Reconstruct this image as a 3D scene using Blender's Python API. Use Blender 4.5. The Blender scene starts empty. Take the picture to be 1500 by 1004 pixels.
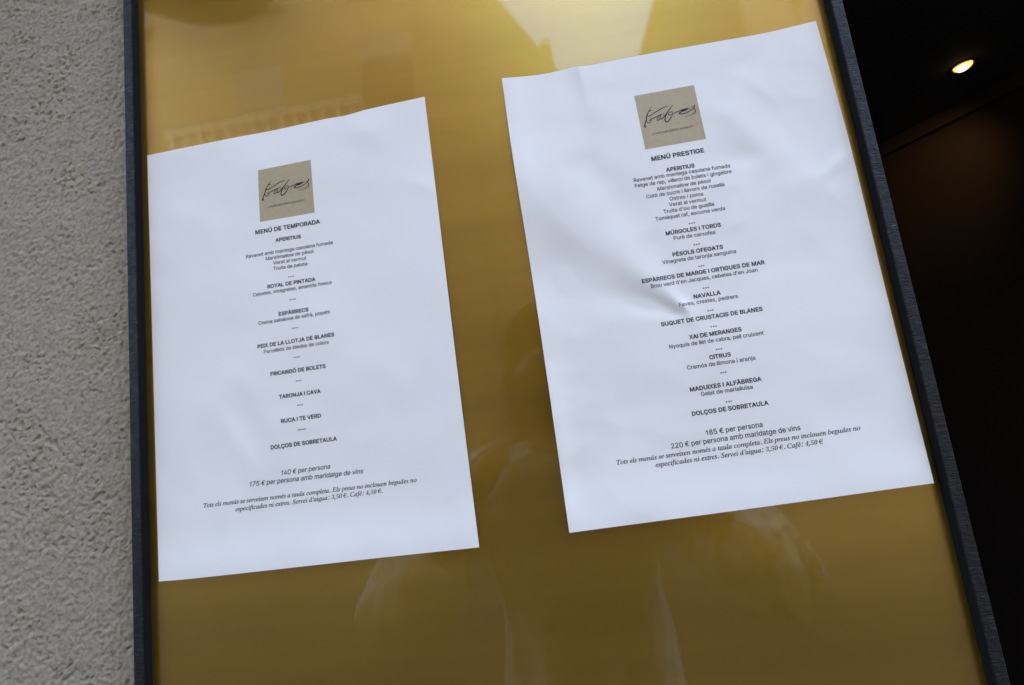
import bpy, bmesh, math, random
import numpy as np
from mathutils import Vector, Matrix
from mathutils.geometry import delaunay_2d_cdt
# Street front of a restaurant: a brass-coloured menu board between a rough rendered wall and a dark doorway.
# World: X right along the facade, Y into the building (board surface at Y=0), Z up. Z0 = height of the board datum.
Z0 = 1.70
sc = bpy.context.scene
C = sc.collection
CAM = (0.25560, -0.28163, -0.20452 + Z0)
# ---------------------------------------------------------------- camera
Rr = Vector((0.98825418, 0.08821234, -0.12478884))
Uu = Vector((0.13461059, -0.11591811, 0.98409501))
Ff = Vector((-0.07234404, 0.98933390, 0.12643087))
cd = bpy.data.cameras.new('camera')
cam = bpy.data.objects.new('camera', cd); C.objects.link(cam)
mt = Matrix.Identity(4)
for i in range(3):
    mt[i][0] = Rr[i]; mt[i][1] = Uu[i]; mt[i][2] = -Ff[i]; mt[i][3] = CAM[i]
cam.matrix_world = mt
cd.sensor_width = 36; cd.lens = 15.687; cd.clip_start = 0.01; cd.clip_end = 500
cd.dof.use_dof = True; cd.dof.focus_distance = 0.285; cd.dof.aperture_fstop = 14.0
sc.camera = cam
# ---------------------------------------------------------------- sky and sun (bright overcast day in a narrow street)
SUN_EL, SUN_AZ = math.radians(60), math.radians(20)
w = bpy.data.worlds.new('World'); sc.world = w; w.use_nodes = True
nt = w.node_tree; bg = nt.nodes['Background']
sky = nt.nodes.new('ShaderNodeTexSky'); sky.sky_type = 'NISHITA'; sky.sun_disc = False
sky.sun_elevation = SUN_EL; sky.sun_rotation = SUN_AZ; sky.dust_density = 3.0; sky.air_density = 1.0; sky.ozone_density = 1.0
nt.links.new(sky.outputs[0], bg.inputs[0]); bg.inputs[1].default_value = 0.15
sl = bpy.data.lights.new('sun', 'SUN'); sl.energy = 0.5; sl.angle = math.radians(25); sl.color = (1, 0.96, 0.9)
so = bpy.data.objects.new('sun', sl); C.objects.link(so)
sdir = Vector((math.sin(SUN_AZ)*math.cos(SUN_EL), math.cos(SUN_AZ)*math.cos(SUN_EL), math.sin(SUN_EL)))
so.rotation_euler = sdir.to_track_quat('Z', 'Y').to_euler(); so.location = (0, -5, 20)
vs = sc.view_settings
vs.view_transform = 'Standard'; vs.look = 'None'; vs.gamma = 1; vs.use_curve_mapping = False; vs.exposure = 3.6
sc.cycles.max_bounces = 8; sc.cycles.filter_width = 1.5; sc.cycles.use_denoising = True
sc.cycles.denoiser = 'OPENIMAGEDENOISE'; sc.cycles.denoising_input_passes = 'RGB_ALBEDO_NORMAL'; sc.cycles.denoising_prefilter = 'ACCURATE'
# ---------------------------------------------------------------- helpers
def tag(o, label=None, cat=None, group=None, kind=None):
    for k, v in (('label', label), ('category', cat), ('group', group), ('kind', kind)):
        if v: o[k] = v
    return o
def empty(name, loc, label, cat, group=None):
    o = bpy.data.objects.new(name, None); o.empty_display_size = .1; C.objects.link(o); o.location = loc
    return tag(o, label, cat, group)
def link(name, me, mat, parent=None):
    o = bpy.data.objects.new(name, me); C.objects.link(o)
    if mat and not me.materials: me.materials.append(mat)
    if parent:
        o.parent = parent; o.matrix_parent_inverse = Matrix.Translation(parent_world(parent)).inverted()
    return o
def parent_world(p):
    v = Vector(p.location)
    if p.parent: v = v + 0*v
    return v
def from_bm(name, bm, mat, parent=None, smooth=False):
    me = bpy.data.meshes.new(name); bmesh.ops.recalc_face_normals(bm, faces=bm.faces) if not smooth == 'keep' else None
    bm.to_mesh(me); bm.free()
    if smooth:
        for f in me.polygons: f.use_smooth = True
    return link(name, me, mat, parent)
def box(bm, x0, x1, y0, y1, z0, z1, bev=0):
    vs_ = [bm.verts.new((x, y, z)) for x in (x0, x1) for y in (y0, y1) for z in (z0, z1)]
    idx = [(0, 1, 3, 2), (4, 6, 7, 5), (0, 4, 5, 1), (2, 3, 7, 6), (0, 2, 6, 4), (1, 5, 7, 3)]
    fs = [bm.faces.new([vs_[i] for i in f]) for f in idx]
    if bev:
        es = {e for f in fs for e in f.edges}
        bmesh.ops.bevel(bm, geom=list(es), offset=bev, segments=2, affect='EDGES', profile=.5)
    return bm
def boxo(name, x0, x1, y0, y1, z0, z1, mat, parent=None, bev=0):
    return from_bm(name, box(bmesh.new(), x0, x1, y0, y1, z0, z1, bev), mat, parent)
def tube(bm, pts, rad, n=10, caps=True):
    rings = []
    pts = [Vector(p) for p in pts]
    rads = rad if isinstance(rad, (list, tuple)) else [rad]*len(pts)
    for i, p in enumerate(pts):
        d = (pts[min(i+1, len(pts)-1)] - pts[max(i-1, 0)]).normalized()
        a = d.orthogonal().normalized() if i == 0 else (a_prev - d*a_prev.dot(d)).normalized()
        a_prev = a; b = d.cross(a)
        rings.append([bm.verts.new(p + (a*math.cos(t) + b*math.sin(t))*rads[i]) for t in [2*math.pi*k/n for k in range(n)]])
    for r0, r1 in zip(rings, rings[1:]):
        for k in range(n): bm.faces.new((r0[k], r0[(k+1) % n], r1[(k+1) % n], r1[k]))
    if caps: bm.faces.new(rings[0][::-1]); bm.faces.new(rings[-1])
    return bm
def lathe(bm, prof, c, n=32, axis='Z'):
    rings = []
    for r, h in prof:
        ring = []
        for k in range(n):
            t = 2*math.pi*k/n
            if axis == 'Z': v = (c[0]+r*math.cos(t), c[1]+r*math.sin(t), c[2]+h)
            else: v = (c[0]+r*math.cos(t), c[1]+h, c[2]+r*math.sin(t))
            ring.append(bm.verts.new(v))
        rings.append(ring)
    for r0, r1 in zip(rings, rings[1:]):
        for k in range(n): bm.faces.new((r0[k], r0[(k+1) % n], r1[(k+1) % n], r1[k]))
    return bm
# materials
class MB:
    def __init__(s, name, col=(.5, .5, .5), rough=.6, metal=0.0, **kw):
        s.m = bpy.data.materials.new(name); s.m.use_nodes = True; s.t = s.m.node_tree; s.b = s.t.nodes['Principled BSDF']
        s.b.inputs['Base Color'].default_value = (*col, 1); s.b.inputs['Roughness'].default_value = rough; s.b.inputs['Metallic'].default_value = metal
        for k, v in kw.items(): s.b.inputs[k.replace('_', ' ')].default_value = v
        s.co = s.t.nodes.new('ShaderNodeTexCoord').outputs['Object']
    def n(s, typ, **kw):
        nd = s.t.nodes.new(typ)
        for k, v in kw.items():
            if k in nd.inputs: nd.inputs[k].default_value = v
            else: setattr(nd, k, v)
        return nd
    def l(s, a, b): s.t.links.new(a, b)
    def scaled(s, sx, sy, sz):
        mp = s.n('ShaderNodeMapping'); mp.inputs['Scale'].default_value = (sx, sy, sz); s.l(s.co, mp.inputs[0]); return mp.outputs[0]
    def noise(s, scale, detail=3, rough=.5, vec=None):
        nd = s.n('ShaderNodeTexNoise', Scale=scale, Detail=detail, Roughness=rough); s.l(vec or s.co, nd.inputs['Vector']); return nd.outputs['Fac']
    def ramp(s, fac, stops):
        r = s.n('ShaderNodeValToRGB'); s.l(fac, r.inputs[0]); el = r.color_ramp.elements
        while len(el) < len(stops): el.new(.5)
        for e, (p, c) in zip(el, stops): e.position = p; e.color = (*c, 1) if len(c) == 3 else c
        return r.outputs[0]
    def maprange(s, fac, a, b, c, d):
        r = s.n('ShaderNodeMapRange'); s.l(fac, r.inputs[0])
        for i, v in enumerate((a, b, c, d)): r.inputs[i+1].default_value = v
        return r.outputs[0]
    def bump(s, h, strength=.3, dist=.001, prev=None):
        b = s.n('ShaderNodeBump', Strength=strength, Distance=dist); s.l(h, b.inputs['Height'])
        if prev: s.l(prev, b.inputs['Normal'])
        return b.outputs[0]
    def set(s, k, out): s.l(out, s.b.inputs[k]); return s
# gold board: fine-grained brass-coloured metallic sheet under a clear glossy cover
g = MB('brass_lacquer', (.62, .39, .075), .38, .9, Coat_Weight=1.0, Coat_Roughness=.012, Coat_IOR=1.53)
gn = g.noise(9, 4, .6); gf = g.noise(2600, 2, .5)
gk = g.noise(1700, 2, .6)                                   # metallic flake
gx = g.n('ShaderNodeMath', operation='MULTIPLY_ADD'); g.l(gk, gx.inputs[0]); gx.inputs[1].default_value = .55; g.l(g.maprange(g.noise(1, 4, .6, g.scaled(1.2, 1.2, 26)), .3, .7, .25, .75), gx.inputs[2])   # rolled sheet: faint level bands
g.set('Base Color', g.ramp(gx.outputs[0], [(.45, (.40, .236, .031)), (1.1, (.515, .308, .043))]))
g.set('Roughness', g.maprange(gf, .3, .7, .27, .36))
g.set('Normal', g.bump(gf, .12, .0004))
# clear cover: faintly wavy, with hairline scratches and wiped dust
gw = g.noise(5, 2, .4); gs1 = g.noise(1, 4, .7, g.scaled(1400, 1400, 9)); gs2 = g.noise(1, 3, .6, g.scaled(30, 30, 900)); gd = g.noise(700, 6, .75)
g.set('Coat Normal', g.bump(gw, .10, .004, g.bump(gs2, .04, .0002)))
gm = g.n('ShaderNodeMath', operation='MULTIPLY'); g.l(g.maprange(gs1, .66, .74, 0, 1), gm.inputs[0]); g.l(g.maprange(g.noise(22, 2, .5), .55, .65, 0, 1), gm.inputs[1])
ga = g.n('ShaderNodeMath', operation='ADD'); g.l(gm.outputs[0], ga.inputs[0]); g.l(g.maprange(gd, .70, .76, 0, .5), ga.inputs[1])
g.set('Coat Roughness', g.maprange(ga.outputs[0], 0, 1, .008, .16))
M_GOLD = g.m
f = MB('dark_steel', (.055, .06, .065), .5, .0, Specular_IOR_Level=.18)
fs1 = f.noise(1, 4, .65, f.scaled(160, 160, 900)); fs2 = f.noise(260, 3, .6); fs3 = f.noise(1, 2, .5, f.scaled(1600, 1600, 60))
f.set('Base Color', f.ramp(fs1, [(.35, (.006, .0055, .005)), (.60, (.0145, .0130, .0108)), (.76, (.075, .073, .065))]))
f.set('Roughness', f.maprange(fs2, .3, .7, .5, .75))
f.set('Normal', f.bump(fs1, .9, .0008, f.bump(fs2, .7, .0008)))
M_FRAME = f.m
M_INNER_SHADE = MB('inner_shade_black', (.004, .004, .004), .95, Specular_IOR_Level=.15).m  # near-black colour standing in for shade on the frame's inner sides
p_ = MB('white_paper', (.83, .785, .72), .75, 0)
pn = p_.noise(900, 3, .6)
p_.set('Normal', p_.bump(pn, .10, .0003))
M_PAPER = p_.m
M_INK = MB('black_toner', (.006, .006, .007), .6).m
ki = MB('taupe_print', (.43, .335, .19), .6)
ki.set('Base Color', ki.ramp(ki.noise(500, 2, .5), [(.3, (.41, .318, .178)), (.7, (.45, .35, .20))])); M_TAUPE = ki.m
M_GREYINK = MB('dark_brown_print', (.03, .025, .018), .6).m
st = MB('grey_render', (.26, .24, .21), .9)
sn = st.noise(330, 3, .6); sn2 = st.noise(14, 3, .5)
st.set('Base Color', st.ramp(sn, [(.28, (.19, .155, .103)), (.5, (.30, .252, .172)), (.75, (.35, .30, .215))]))
st.set('Normal', st.bump(sn, .35, .0008)); M_STUCCO = st.m
def plain(name, col, rough=.8, nscale=6, var=.18, **kw):
    m = MB(name, col, rough, **kw); n = m.noise(nscale, 5, .6)
    m.set('Base Color', m.ramp(n, [(.3, tuple(c*(1-var) for c in col)), (.7, tuple(c*(1+var) for c in col))])); return m.m
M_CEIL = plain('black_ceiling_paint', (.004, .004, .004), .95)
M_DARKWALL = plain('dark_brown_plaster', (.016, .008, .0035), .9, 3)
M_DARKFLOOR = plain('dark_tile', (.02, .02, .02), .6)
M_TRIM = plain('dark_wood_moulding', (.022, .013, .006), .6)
M_BLACK = MB('matt_black_metal', (.012, .012, .012), .45, .2).m
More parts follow.
